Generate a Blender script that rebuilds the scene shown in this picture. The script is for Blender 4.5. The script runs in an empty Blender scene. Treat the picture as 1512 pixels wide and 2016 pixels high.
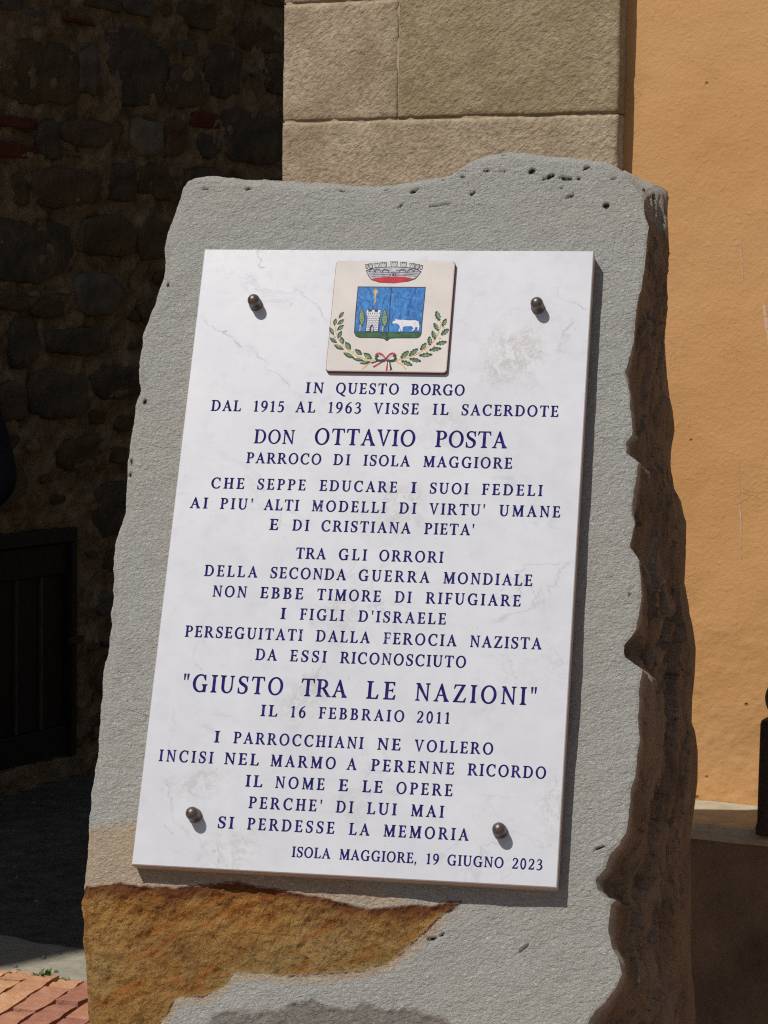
import bpy, math, random
import numpy as np
from mathutils import Matrix, Vector
from mathutils.geometry import delaunay_2d_cdt
random.seed(7)
rng = np.random.default_rng(11)
R_ = math.radians
scn = bpy.context.scene
COL = scn.collection

# ------------------------------------------------------------------ camera, sky, sun, exposure
F_PX = 4500.0
PITCH = math.atan(368 / 4500)
ROLL = 0.0147
CAM = np.array([0, 0, 1.6])
cp, sp = math.cos(PITCH), math.sin(PITCH)
c_fwd = np.array([0, cp, -sp]); c_up = np.array([0, sp, cp]); c_right = np.array([1.0, 0, 0])
cam_r = math.cos(ROLL) * c_right + math.sin(ROLL) * c_up
cam_u = -math.sin(ROLL) * c_right + math.cos(ROLL) * c_up
cd = bpy.data.cameras.new('camera'); cam = bpy.data.objects.new('camera', cd); COL.objects.link(cam)
cd.sensor_fit = 'VERTICAL'; cd.sensor_height = 24.0; cd.lens = F_PX / 2016 * 24.0
cd.clip_start = 0.05; cd.clip_end = 500
m = Matrix.Identity(4)
for i in range(3):
    m[i][0] = cam_r[i]; m[i][1] = cam_u[i]; m[i][2] = -c_fwd[i]; m[i][3] = CAM[i]
cam.matrix_world = m
scn.camera = cam

SUN_BEAR, SUN_EL = R_(50), R_(56)       # the bearing the light travels to, and its height
w = bpy.data.worlds.new('World'); scn.world = w; w.use_nodes = True
nt = w.node_tree; nt.nodes.clear()
sky = nt.nodes.new('ShaderNodeTexSky'); sky.sky_type = 'NISHITA'; sky.sun_disc = False
sky.sun_elevation = SUN_EL; sky.sun_rotation = SUN_BEAR + math.pi
bg = nt.nodes.new('ShaderNodeBackground'); bg.inputs['Strength'].default_value = 0.06
wo = nt.nodes.new('ShaderNodeOutputWorld')
nt.links.new(sky.outputs[0], bg.inputs[0]); nt.links.new(bg.outputs[0], wo.inputs[0])
sd = bpy.data.lights.new('sun', 'SUN'); sd.energy = 3.6; sd.angle = R_(0.5); sd.color = (1.0, 0.955, 0.9)
sun = bpy.data.objects.new('sun', sd); COL.objects.link(sun)
trav = Vector((math.sin(SUN_BEAR) * math.cos(SUN_EL), math.cos(SUN_BEAR) * math.cos(SUN_EL), -math.sin(SUN_EL)))
sun.rotation_euler = trav.to_track_quat('-Z', 'Y').to_euler(); sun.location = (-4, -3, 9)
scn.view_settings.view_transform = 'Standard'; scn.view_settings.look = 'None'
scn.cycles.use_denoising = False; scn.cycles.filter_width = 1.2; scn.cycles.diffuse_bounces = 3; scn.cycles.max_bounces = 5
scn.view_settings.exposure = 0.0; scn.view_settings.gamma = 1; scn.view_settings.use_curve_mapping = False

# ------------------------------------------------------------------ survey helpers (photo measurements -> places)
def ray(x, y):
    return cam_r * ((x - 756) / F_PX) - cam_u * ((y - 1008) / F_PX) + c_fwd
def on_plane(x, y, P, n):
    d = ray(x, y); return CAM + d * (np.dot(P - CAM, n) / np.dot(d, n))
def ground(x, y, z=0.0):
    return on_plane(x, y, np.array([0, 0, z]), np.array([0, 0, 1.0]))

# ------------------------------------------------------------------ noise
def vnoise(x, y, seed=0):
    x = np.asarray(x, float); y = np.asarray(y, float)
    xi = np.floor(x).astype(np.int64); yi = np.floor(y).astype(np.int64)
    fx = x - xi; fy = y - yi
    fx = fx * fx * (3 - 2 * fx); fy = fy * fy * (3 - 2 * fy)
    def h(a, b):
        v = (a * 374761393 + b * 668265263 + seed * 1442695041) & 0xFFFFFFFF
        v = ((v ^ (v >> 13)) * 1274126177) & 0xFFFFFFFF
        v = (v ^ (v >> 16)) & 0xFFFF
        return v / 65535.0
    return ((h(xi, yi) * (1 - fx) + h(xi + 1, yi) * fx) * (1 - fy) + (h(xi, yi + 1) * (1 - fx) + h(xi + 1, yi + 1) * fx) * fy) * 2 - 1
def fbm(x, y, octv=4, seed=0, gain=0.5):
    s = 0; a = 1; t = 0
    for k in range(octv):
        ang = 0.6 * k; c, s_ = math.cos(ang), math.sin(ang)
        s = s + a * vnoise((x * c - y * s_) * 2 ** k, (x * s_ + y * c) * 2 ** k, seed + k * 17); t += a; a *= gain
    return s / t
def sdf_poly(px, py, poly):
    """signed distance (negative inside) of points to polygon"""
    px = np.asarray(px, float); py = np.asarray(py, float)
    d = np.full(px.shape, 1e18); ins = np.zeros(px.shape, bool)
    n = len(poly)
    for i in range(n):
        ax, ay = poly[i]; bx, by = poly[(i + 1) % n]
        ex, ey = bx - ax, by - ay
        L = ex * ex + ey * ey + 1e-18
        t = np.clip(((px - ax) * ex + (py - ay) * ey) / L, 0, 1)
        d = np.minimum(d, (px - ax - t * ex) ** 2 + (py - ay - t * ey) ** 2)
        c = ((ay > py) != (by > py)) & (px < (bx - ax) * (py - ay) / ((by - ay) if by != ay else 1e-12) + ax)
        ins ^= c
    d = np.sqrt(d)
    return np.where(ins, -d, d)
def sstep(a, b, x):
    t = np.clip((x - a) / (b - a), 0, 1); return t * t * (3 - 2 * t)

# ------------------------------------------------------------------ object helpers
def tag(o, label=None, cat=None, group=None, kind=None):
    if label: o['label'] = label
    if cat: o['category'] = cat
    if group: o['group'] = group
    if kind: o['kind'] = kind
    return o
def empty(name, mat4=None, loc=None):
    o = bpy.data.objects.new(name, None); COL.objects.link(o); o.empty_display_size = 0.1
    if mat4 is not None: o.matrix_world = mat4
    if loc is not None: o.location = loc
    return o
def link(name, me, mat=None, parent=None):
    o = bpy.data.objects.new(name, me); COL.objects.link(o)
    if mat is not None:
        me.materials.clear()
        for mm in (mat if isinstance(mat, (list, tuple)) else [mat]): me.materials.append(mm)
    if parent: o.parent = parent
    return o
def mesh(name, V, Fc, smooth=False):
    me = bpy.data.meshes.new(name)
    if isinstance(V, np.ndarray): V = V.tolist()
    if isinstance(Fc, np.ndarray): Fc = Fc.tolist()
    me.from_pydata(V, [], Fc); me.update()
    if smooth: me.polygons.foreach_set('use_smooth', [True] * len(me.polygons))
    return me
def box(name, lo, hi, mat, parent=None, bevel=0.0, jitter=0.0):
    import bmesh
    bm = bmesh.new(); bmesh.ops.create_cube(bm, size=1)
    for v in bm.verts:
        for k in range(3):
            v.co[k] = (lo[k] + hi[k]) / 2 + v.co[k] * (hi[k] - lo[k]) + (random.uniform(-jitter, jitter) if jitter else 0)
    if bevel: bmesh.ops.bevel(bm, geom=bm.edges[:] + bm.verts[:], offset=bevel, segments=2, affect='EDGES', profile=0.6)
    me = bpy.data.meshes.new(name); bm.to_mesh(me); bm.free()
    return link(name, me, mat, parent)
def grid_mesh(name, V, nu, nv, smooth=True, flip=False):
    idx = np.arange(nu * nv).reshape(nv, nu)
    a, b, c, d = idx[:-1, :-1].ravel(), idx[:-1, 1:].ravel(), idx[1:, 1:].ravel(), idx[1:, :-1].ravel()
    Fc = np.stack([a, b, c, d], 1) if not flip else np.stack([d, c, b, a], 1)
    return mesh(name, V, Fc, smooth)
def frame_matrix(P, x, y, z):
    M = Matrix.Identity(4)
    for i in range(3):
        M[i][0] = x[i]; M[i][1] = y[i]; M[i][2] = z[i]; M[i][3] = P[i]
    return M

# ------------------------------------------------------------------ material helpers
class NB:
    def __init__(s, name, rough=0.8, spec=0.4):
        s.m = bpy.data.materials.new(name); s.m.use_nodes = True
        s.t = s.m.node_tree; s.t.nodes.clear()
        s.out = s.n('ShaderNodeOutputMaterial'); s.p = s.n('ShaderNodeBsdfPrincipled')
        s.l(s.p.outputs[0], s.out.inputs[0])
        s.p.inputs['Roughness'].default_value = rough; s.p.inputs['Specular IOR Level'].default_value = spec
        s.tc = s.n('ShaderNodeTexCoord'); s.co = s.tc.outputs['Object']; s.hchain = None
    def n(s, k): return s.t.nodes.new(k)
    def l(s, a, b): s.t.links.new(a, b)
    def mapping(s, scale=(1, 1, 1), rot=(0, 0, 0), src=None):
        q = s.n('ShaderNodeMapping'); q.inputs['Scale'].default_value = scale; q.inputs['Rotation'].default_value = rot
        s.l(src or s.co, q.inputs[0]); return q.outputs[0]
    def aniso(s, ang, sx, sy):
        return s.mapping((sx, sy, 1), src=s.mapping((1, 1, 1), (0, 0, -ang)))
    def noise(s, scale, detail=4, rough=0.55, co=None, dist=0.0, dim='3D'):
        q = s.n('ShaderNodeTexNoise'); q.inputs['Scale'].default_value = scale; q.inputs['Detail'].default_value = detail
        q.inputs['Roughness'].default_value = rough; q.inputs['Distortion'].default_value = dist
        s.l(co or s.co, q.inputs['Vector']); return q.outputs['Fac']
    def vor(s, scale, feature='F1', co=None, out='Distance', rnd=1.0):
        q = s.n('ShaderNodeTexVoronoi'); q.feature = feature; q.inputs['Scale'].default_value = scale
        q.inputs['Randomness'].default_value = rnd
        s.l(co or s.co, q.inputs['Vector']); return q.outputs[out]
    def ramp(s, fac, stops, interp='LINEAR'):
        q = s.n('ShaderNodeValToRGB'); e = q.color_ramp.elements; q.color_ramp.interpolation = interp
        while len(e) < len(stops): e.new(0.5)
        for k, (p, c) in enumerate(stops):
            e[k].position = p; c = (c, c, c) if isinstance(c, (int, float)) else c; e[k].color = (*c, 1)
        s.l(fac, q.inputs[0]); return q.outputs[0]
    def mix(s, fac, a, b, mode='MIX'):
        q = s.n('ShaderNodeMix'); q.data_type = 'RGBA'; q.blend_type = mode
        for sock, v in ((q.inputs[0], fac), (q.inputs[6], a), (q.inputs[7], b)):
            if isinstance(v, (int, float)): sock.default_value = v
            elif isinstance(v, tuple): sock.default_value = (*v, 1)
            else: s.l(v, sock)
        return q.outputs[2]
    def math(s, op, a, b=0.0, clamp=False):
        q = s.n('ShaderNodeMath'); q.operation = op; q.use_clamp = clamp
        for sock, v in ((q.inputs[0], a), (q.inputs[1], b)):
            if isinstance(v, (int, float)): sock.default_value = v
            else: s.l(v, sock)
        return q.outputs[0]
    def attr(s, name, out='Fac'):
        q = s.n('ShaderNodeAttribute'); q.attribute_name = name; return q.outputs[out]
    def objrand(s):
        q = s.n('ShaderNodeObjectInfo'); return q.outputs['Random']
    def bump(s, h, dist, strength=1.0):
        q = s.n('ShaderNodeBump'); q.inputs['Distance'].default_value = dist; q.inputs['Strength'].default_value = strength
        s.l(h, q.inputs['Height'])
        if s.hchain is not None: s.l(s.hchain, q.inputs['Normal'])
        s.hchain = q.outputs[0]
    def done(s, color, rough=None):
        if isinstance(color, tuple): s.p.inputs['Base Color'].default_value = (*color, 1)
        else: s.l(color, s.p.inputs['Base Color'])
        if rough is not None: s.l(rough, s.p.inputs['Roughness'])
        if s.hchain is not None: s.l(s.hchain, s.p.inputs['Normal'])
        return s.m

# grey sandstone of the monument; masks (rust, tan, brown) are real colour zones of the rock
def mat_sandstone():
    b = NB('grey_sandstone', 0.9, 0.25)
    n1 = b.noise(200, 4, 0.6); n2 = b.noise(38, 5, 0.6); n3 = b.noise(4, 3, 0.5)
    grey = b.ramp(n1, [(0.25, (0.42, 0.425, 0.39)), (0.5, (0.50, 0.505, 0.465)), (0.75, (0.57, 0.572, 0.528))])
    grey = b.mix(b.ramp(n2, [(0.35, 0.0), (0.7, 0.4)]), grey, (0.43, 0.43, 0.395))
    grey = b.mix(b.ramp(n3, [(0.42, 0.0), (0.68, 0.4)]), grey, (0.50, 0.48, 0.41))
    spk = b.vor(420, out='Distance'); grey = b.mix(b.ramp(spk, [(0.0, 0.2), (0.12, 0.0)]), grey, (0.18, 0.185, 0.175))
    tan = b.ramp(b.noise(150, 5, 0.6), [(0.3, (0.47, 0.375, 0.265)), (0.7, (0.60, 0.49, 0.355))])
    col = b.mix(b.attr('tan'), grey, tan)
    ru = b.noise(13, 6, 0.62, dist=1.0); ru2 = b.noise(9, 4, 0.55)
    rust = b.ramp(ru, [(0.3, (0.23, 0.085, 0.018)), (0.45, (0.43, 0.19, 0.042)), (0.6, (0.55, 0.29, 0.08)), (0.78, (0.60, 0.37, 0.14))])
    olive = b.ramp(b.noise(60, 5, 0.6), [(0.3, (0.27, 0.18, 0.06)), (0.7, (0.48, 0.34, 0.145))])
    rust = b.mix(b.ramp(b.math('ADD', ru2, b.attr('olive')), [(0.55, 0.0), (1.0, 0.8)]), rust, olive)
    bnd = b.noise(16, 5, 0.6, co=b.aniso(R_(24), 0.5, 2.6), dist=0.8); rust = b.mix(b.ramp(bnd, [(0.52, 0.0), (0.66, 0.75)]), rust, (0.42, 0.13, 0.02))
    rust = b.mix(b.attr('redrim'), rust, (0.17, 0.045, 0.018))
    col = b.mix(b.attr('rust'), col, rust)
    col = b.mix(b.attr('brown'), col, b.ramp(n1, [(0.3, (0.21, 0.19, 0.165)), (0.7, (0.35, 0.325, 0.29))]))
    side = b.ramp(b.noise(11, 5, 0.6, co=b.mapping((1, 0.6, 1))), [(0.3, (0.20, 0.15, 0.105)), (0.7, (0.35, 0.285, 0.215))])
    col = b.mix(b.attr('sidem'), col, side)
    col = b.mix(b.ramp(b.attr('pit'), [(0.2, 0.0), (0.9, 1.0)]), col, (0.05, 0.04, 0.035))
    warp = b.aniso(0.35, 1, 1.7)
    b.bump(b.noise(60, 6, 0.7, co=warp, dist=0.1), 0.0034, 1.0)
    fl = b.noise(150, 6, 0.72, co=b.aniso(0.2, 1, 1.5), dist=0.15)
    b.bump(b.ramp(fl, [(0.36, 0.0), (0.64, 1.0)]), 0.0026, 1.0)
    rg = b.noise(120, 5, 0.7, dist=0.8); b.bump(b.math('MULTIPLY', rg, b.attr('rust')), 0.012, 1.0)
    sg = b.noise(45, 6, 0.65, co=b.mapping((1, 0.7, 1))); b.bump(b.math('MULTIPLY', sg, b.attr('sidem')), 0.010, 1.0)
    cr = b.vor(16, 'DISTANCE_TO_EDGE', co=b.mapping((1, 2.2, 1), (0, 0, 0.4)))
    msk = b.ramp(b.noise(9, 3), [(0.55, 1.0), (0.66, 0.0)])
    b.bump(b.math('MAXIMUM', b.ramp(cr, [(0.0, 0.0), (0.03, 1.0)]), msk), 0.0015, 0.8)
    return b.done(col)
M_STONE = mat_sandstone()

VEINS = [(380, 612, 580, 765, .0022, .75, (0.30, 0.31, 0.34)), (551, 545, 562, 612, .0014, .6, (0.33, 0.34, 0.37)), (572, 560, 650, 640, .002, .5, (0.33, 0.34, 0.37)), (500, 495, 530, 525, .0018, .6, (0.30, 0.31, 0.34)),
         (1085, 570, 1168, 600, .002, .6, (0.36, 0.34, 0.32)), (1135, 625, 1105, 700, .0016, .5, (0.36, 0.35, 0.34)), (580, 760, 680, 850, .002, .3, (0.36, 0.37, 0.40)), (390, 1270, 405, 1330, .002, .45, (0.35, 0.36, 0.39)),
         (640, 1290, 560, 1400, .0022, .45, (0.40, 0.36, 0.32)), (320, 1530, 395, 1680, .002, .4, (0.38, 0.38, 0.40)), (300, 1600, 350, 1640, .0018, .4, (0.38, 0.37, 0.38)), (420, 1640, 440, 1700, .002, .5, (0.36, 0.37, 0.39)),
         (1085, 1520, 1110, 1640, .003, .35, (0.42, 0.39, 0.35)), (330, 1390, 340, 1490, .0016, .3, (0.38, 0.39, 0.42)), (540, 985, 560, 1040, .002, .35, (0.38, 0.39, 0.42)), (960, 560, 900, 640, .0018, .25, (0.4, 0.4, 0.42))]
def mat_marble():
    b = NB('white_marble', 0.32, 0.45)
    base = b.ramp(b.noise(7, 5, 0.6), [(0.3, (0.535, 0.55, 0.585)), (0.55, (0.583, 0.596, 0.625)), (0.75, (0.607, 0.62, 0.648))])
    col = base
    def vein(scale, rot, stretch, width, dist, detail=6):
        n = b.noise(scale, detail, 0.6, co=b.mapping(stretch, (0, 0, rot)), dist=dist)
        a = b.math('ABSOLUTE', b.math('SUBTRACT', n, 0.5))
        return b.ramp(a, [(0.0, 1.0), (width * 1.7, 0.0)])
    v1 = vein(5.5, 0.75, (1, 1.5, 1), 0.009, 0.9); m1 = b.ramp(b.noise(6, 3), [(0.5, 0.0), (0.68, 1.0)])
    col = b.mix(b.math('MULTIPLY', b.math('MULTIPLY', v1, m1), 0.55), col, (0.36, 0.37, 0.41))
    nz = b.math('SUBTRACT', b.noise(14, 5, 0.65), 0.5); nz2 = b.ramp(b.noise(26, 3, 0.6), [(0.38, 0.15), (0.6, 1.0)])
    sx = b.n('ShaderNodeSeparateXYZ'); b.l(b.co, sx.inputs[0])
    for (x0, y0, x1, y1, wd, st, cc) in VEINS:
        ax, ay = pl(x0, y0); bx, by = pl(x1, y1); L = math.hypot(bx - ax, by - ay); dx, dy = (bx - ax) / L, (by - ay) / L
        px_ = b.math('SUBTRACT', sx.outputs[0], ax); py_ = b.math('SUBTRACT', sx.outputs[1], ay)
        al = b.math('ADD', b.math('MULTIPLY', px_, dx), b.math('MULTIPLY', py_, dy)); ac = b.math('SUBTRACT', b.math('MULTIPLY', px_, -dy), b.math('MULTIPLY', py_, -dx))
        ac = b.math('ABSOLUTE', b.math('ADD', ac, b.math('MULTIPLY', nz, 0.10)))
        f = b.ramp(b.math('DIVIDE', ac, wd * 1.35), [(0.0, 1.0), (1.0, 0.0)]); e_ = b.ramp(b.math('DIVIDE', al, L), [(0.0, 0.0), (0.12, 1.0), (0.88, 1.0), (1.0, 0.0)])
        col = b.mix(b.math('MULTIPLY', b.math('MULTIPLY', b.math('MULTIPLY', f, e_), nz2), min(1.0, st * 1.6)), col, cc)
    nb_ = b.math('SUBTRACT', b.noise(20, 4, 0.6), 0.5); mot = b.ramp(b.noise(48, 5, 0.72, dist=1.2), [(0.44, 0.0), (0.52, 0.9), (0.6, 0.0)])
    for (x0, y0, r0, st) in ((1010, 705, 0.06, .75), (780, 1000, 0.05, .55), (590, 1380, 0.045, .5), (390, 1530, 0.045, .55), (660, 1210, 0.04, .45), (450, 1690, 0.05, .5), (1110, 1590, 0.05, .45), (870, 830, 0.04, .35), (700, 1600, .04, .35)):
        ax, ay = pl(x0, y0); px_ = b.math('SUBTRACT', sx.outputs[0], ax); py_ = b.math('SUBTRACT', sx.outputs[1], ay)
        dd_ = b.math('ADD', b.math('SQRT', b.math('ADD', b.math('MULTIPLY', px_, px_), b.math('MULTIPLY', py_, py_))), b.math('MULTIPLY', nb_, 0.12))
        col = b.mix(b.math('MULTIPLY', b.math('MULTIPLY', b.ramp(b.math('DIVIDE', dd_, r0), [(0.3, 1.0), (1.0, 0.0)]), mot), st * 1.15), col, (0.40, 0.375, 0.34))
    sp = b.math('MULTIPLY', b.ramp(b.vor(60), [(0.0, 1.0), (0.10, 0.0)]), b.ramp(b.noise(17, 2), [(0.56, 0.0), (0.62, 1.0)]))
    col = b.mix(b.math('MULTIPLY', sp, 0.9), col, (0.25, 0.25, 0.27))
    cl = b.math('MULTIPLY', b.ramp(b.noise(55, 5, 0.7, dist=0.8), [(0.5, 0.0), (0.66, 1.0)]), b.ramp(b.noise(5, 3, co=b.mapping((1, 1, 1), (0, 0, 0.4))), [(0.52, 0.0), (0.68, 1.0)]))
    col = b.mix(b.math('MULTIPLY', cl, 0.22), col, (0.38, 0.36, 0.33))
    b.bump(b.noise(9, 2), 0.0012, 0.25)
    return b.done(col, b.ramp(b.noise(40, 3), [(0.3, 0.28), (0.7, 0.45)]))
def simple(name, c1, c2, scale=60, rough=0.8, spec=0.3, bump=0.0, bscale=None, metal=0.0, detail=4, stretch=(1, 1, 1), rnd=0.0):
    b = NB(name, rough, spec)
    co = b.mapping(stretch)
    col = b.ramp(b.noise(scale, detail, 0.6, co=co), [(0.3, c1), (0.7, c2)])
    if rnd:
        h = b.n('ShaderNodeHueSaturation'); b.l(col, h.inputs['Color'])
        b.l(b.math('ADD', b.math('MULTIPLY', b.objrand(), rnd), 1 - rnd / 2), h.inputs['Value']); col = h.outputs[0]
    if bump: b.bump(b.noise(bscale or scale, detail, 0.6, co=co), bump, 1.0)
    b.p.inputs['Metallic'].default_value = metal
    return b.done(col)
M_TANEDGE = simple('tan_marble_edge', (0.44, 0.38, 0.355), (0.54, 0.47, 0.44), 90, 0.8, 0.2, 0.0004)  # plaque edges and back, tan and a little darker than the face
def mat_paint():
    b = NB('dark_blue_letter_paint', 0.75, 0.08)
    w_ = b.attr('wear')
    c = b.ramp(b.noise(120, 4, 0.6), [(0.3, (0.008, 0.005, 0.07)), (0.55, (0.017, 0.014, 0.14)), (0.78, (0.055, 0.06, 0.28))])
    sc = b.ramp(b.math('ADD', b.noise(260, 4, 0.6), w_), [(0.78, 0.0), (0.98, 0.85)])
    return b.done(b.mix(sc, c, (0.42, 0.43, 0.50)))
M_PAINT = mat_paint()
M_BOLT = simple('browned_steel_bolt', (0.10, 0.085, 0.075), (0.20, 0.17, 0.15), 220, 0.42, 0.5, 0.0004, 300, metal=0.75)

# ------------------------------------------------------------------ frame of the leaning plaque
yaw, lean, rho = 0.1802289900721519, 0.4164675529412821, 0.004221591935902611
PL0 = np.array([-0.019880910044322072, 3.301396693389712, 1.2766627659512877]); PW, PH = 0.6, 0.9560882027455635
_r = np.array([math.cos(yaw), -math.sin(yaw), 0]); _b = np.array([math.sin(yaw), math.cos(yaw), 0]); _z = np.array([0, 0, 1.0])
_v = math.cos(lean) * _z + math.sin(lean) * _b; _n = np.cross(_r, _v)
U = math.cos(rho) * _r + math.sin(rho) * _v; V = -math.sin(rho) * _r + math.cos(rho) * _v; N = _n
def pl(x, y, w_=0.0):
    X = on_plane(x, y, PL0 + N * w_, N) - PL0; return (float(X @ U), float(X @ V))
STW = -0.030                                # the rock face lies this far behind the plaque's face
PLM = frame_matrix(PL0, U, V, N)
M_MARBLE = mat_marble()

# ================================================================== SETTING: ground
gmat = NB('shade_toned_asphalt_earth', 0.95, 0.2)
gc = gmat.ramp(gmat.noise(14, 6, 0.65), [(0.3, (0.09, 0.083, 0.065)), (0.6, (0.20, 0.185, 0.15)), (0.8, (0.31, 0.29, 0.235))])  # asphalt and earth, toned darker than the screed to deepen the wall's shade
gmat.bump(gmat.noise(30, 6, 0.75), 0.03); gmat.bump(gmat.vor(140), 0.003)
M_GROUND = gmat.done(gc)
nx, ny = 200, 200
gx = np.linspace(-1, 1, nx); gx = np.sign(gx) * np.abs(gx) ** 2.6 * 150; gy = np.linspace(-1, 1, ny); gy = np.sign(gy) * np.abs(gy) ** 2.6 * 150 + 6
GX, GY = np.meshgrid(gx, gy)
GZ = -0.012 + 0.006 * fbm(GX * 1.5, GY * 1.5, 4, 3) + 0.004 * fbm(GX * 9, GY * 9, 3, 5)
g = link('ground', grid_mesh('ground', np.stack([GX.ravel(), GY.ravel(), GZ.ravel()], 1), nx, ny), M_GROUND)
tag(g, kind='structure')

# directions of the two buildings
FA = R_(-25); fd = np.array([math.cos(FA), math.sin(FA), 0]); fn = np.cross(fd, _z)      # facade runs along fd, faces fn
FD = 4.195
F0 = np.array([674 / 4500 * FD, FD, 0])
def fac(x, y, w_=0.0):
    X = on_plane(x, y, F0 + fn * w_, fn) - F0; return float(X @ fd), float(X[2])
s_left = fac(552, 600, 0.04)[0]; s_pr = fac(1217, 200, 0.04)[0]
FM = frame_matrix(F0, fd, _z, fn)            # local x along the facade, y up, z outwards

# cream screed strip and brick paving
P_B = ground(0, 1912)[:2]; P_C = ground(160, 1937)[:2]
bd = np.array([math.cos(FA), math.sin(FA)]); bnrm = np.array([-bd[1], bd[0]])            # bnrm points away from the camera
M_CREAM = simple('pale_screed', (0.27, 0.245, 0.19), (0.40, 0.37, 0.29), 20, 0.9, 0.2, 0.006, 40, detail=6)
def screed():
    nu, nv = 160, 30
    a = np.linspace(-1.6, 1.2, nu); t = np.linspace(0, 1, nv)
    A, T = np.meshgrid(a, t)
    far = 0.27 + 0.05 * fbm(A * 3, A * 0 + 1.3, 3, 9) + 0.02 * fbm(A * 14, A * 0, 2, 4)  # screed stops near the shade line, so darker ground adds to the shade
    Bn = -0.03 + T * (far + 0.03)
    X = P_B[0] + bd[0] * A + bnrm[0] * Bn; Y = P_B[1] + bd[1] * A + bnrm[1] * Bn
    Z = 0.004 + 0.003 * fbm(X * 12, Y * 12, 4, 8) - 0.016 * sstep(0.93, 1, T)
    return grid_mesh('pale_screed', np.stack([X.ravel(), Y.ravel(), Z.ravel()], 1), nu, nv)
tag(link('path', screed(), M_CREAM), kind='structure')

bp = empty('brick_pavement', loc=(P_B[0], P_B[1], 0)); tag(bp, kind='structure')
def mat_brick():
    b = NB('orange_paving_brick', 0.9, 0.2)
    c = b.ramp(b.noise(35, 6, 0.6), [(0.3, (0.44, 0.195, 0.11)), (0.6, (0.54, 0.275, 0.165)), (0.82, (0.58, 0.37, 0.24))])
    h = b.n('ShaderNodeHueSaturation'); b.l(c, h.inputs['Color']); b.l(b.math('ADD', b.math('MULTIPLY', b.objrand(), 0.5), 0.75), h.inputs['Value'])
    b.l(b.math('ADD', b.math('MULTIPLY', b.objrand(), 0.03), 0.485), h.inputs['Hue'])
    c = b.mix(b.ramp(b.noise(90, 4), [(0.62, 0.0), (0.75, 0.5)]), h.outputs[0], (0.42, 0.37, 0.30))
    b.bump(b.noise(120, 5, 0.65), 0.004); return b.done(c)
M_BRICK = mat_brick()
import bmesh
def brick_mesh(k, L=0.172, Wd=0.060, H=0.05):
    r = random.Random(k); bm = bmesh.new(); bmesh.ops.create_cube(bm, size=1)
    for v in bm.verts: v.co = Vector((v.co.x * Wd, v.co.y * L, v.co.z * H))
    bmesh.ops.subdivide_edges(bm, edges=[e for e in bm.edges if abs((e.verts[0].co - e.verts[1].co).y) > 0.05], cuts=4)
    for v in bm.verts:
        if v.co.z > 0:
            v.co.x += r.uniform(-.003, .003); v.co.y += r.uniform(-.004, .004); v.co.z += r.uniform(-.004, .0015)
    me = bpy.data.meshes.new('brick'); bm.to_mesh(me); bm.free(); me.materials.append(M_BRICK); return me
bmeshes = [brick_mesh(k) for k in range(8)]
ld = np.array([math.cos(R_(73)), math.sin(R_(73))]); sdv = np.array([ld[1], -ld[0]])
rows = 0
for i in range(-14, 17):
    # each file of bricks starts at the screed line
    c0 = ground(88, 1931)[:2] + sdv * (0.070 * i)
    # distance along ld to the line (through P_B dir bd)
    t = np.dot(P_B - c0, bnrm) / np.dot(ld, bnrm)
    for j in range(0, 2):
        off = 0.088 if i % 2 else 0.0
        c = c0 + ld * (t - 0.09 - off - j * 0.183) + sdv * random.uniform(-.003, .003)
        o = link('brick', bmeshes[random.randrange(8)]); o.parent = bp
        o.location = (c[0] - P_B[0], c[1] - P_B[1], -0.014 + random.uniform(-.003, .003))
        o.rotation_euler = (random.uniform(-.02, .02), random.uniform(-.02, .02), R_(73 - 90) + random.uniform(-.02, .02))
    if i % 2:   # half bricks at the edge
        c = c0 + ld * (t - 0.040)
        o = link('brick', bmeshes[random.randrange(8)]); o.parent = bp; o.scale = (1, 0.44, 1)
        o.location = (c[0] - P_B[0], c[1] - P_B[1], -0.015); o.rotation_euler = (0, 0, R_(73 - 90))
M_JOINT = simple('sandy_joint', (0.10, 0.085, 0.06), (0.22, 0.19, 0.13), 60, 0.95, 0.1, 0.006, 80)
A, T = np.meshgrid(np.linspace(-1.3, 1.4, 140), np.linspace(0.01, -0.43, 40))
X = bd[0] * A + bnrm[0] * T; Y = bd[1] * A + bnrm[1] * T
jo = link('joint_sand', grid_mesh('joint_sand', np.stack([X.ravel(), Y.ravel(), (-0.006 + 0.004 * fbm(X * 30, Y * 30, 3)).ravel()], 1), 140, 40, flip=True), M_JOINT, bp)
tag(jo, kind='stuff')

def mat_yard():
    b = NB('herringbone_brick_yard', 0.9, 0.2)
    q = b.n('ShaderNodeTexBrick'); q.inputs['Scale'].default_value = 1.0; q.inputs['Brick Width'].default_value = 0.19; q.inputs['Row Height'].default_value = 0.07
    q.inputs['Mortar Size'].default_value = 0.004; q.inputs['Color1'].default_value = (0.42, 0.25, 0.16, 1); q.inputs['Color2'].default_value = (0.35, 0.20, 0.125, 1); q.inputs['Mortar'].default_value = (0.14, 0.12, 0.08, 1)
    b.l(b.mapping((1, 1, 1), (0, 0, R_(-73))), q.inputs['Vector'])
    b.bump(b.math('SUBTRACT', 1.0, q.outputs['Fac']), 0.006); b.bump(b.noise(60, 5), 0.003)
    return b.done(b.mix(b.ramp(b.noise(12, 5), [(0.4, 0.0), (0.7, 0.4)]), q.outputs['Color'], (0.40, 0.30, 0.22)))
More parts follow.
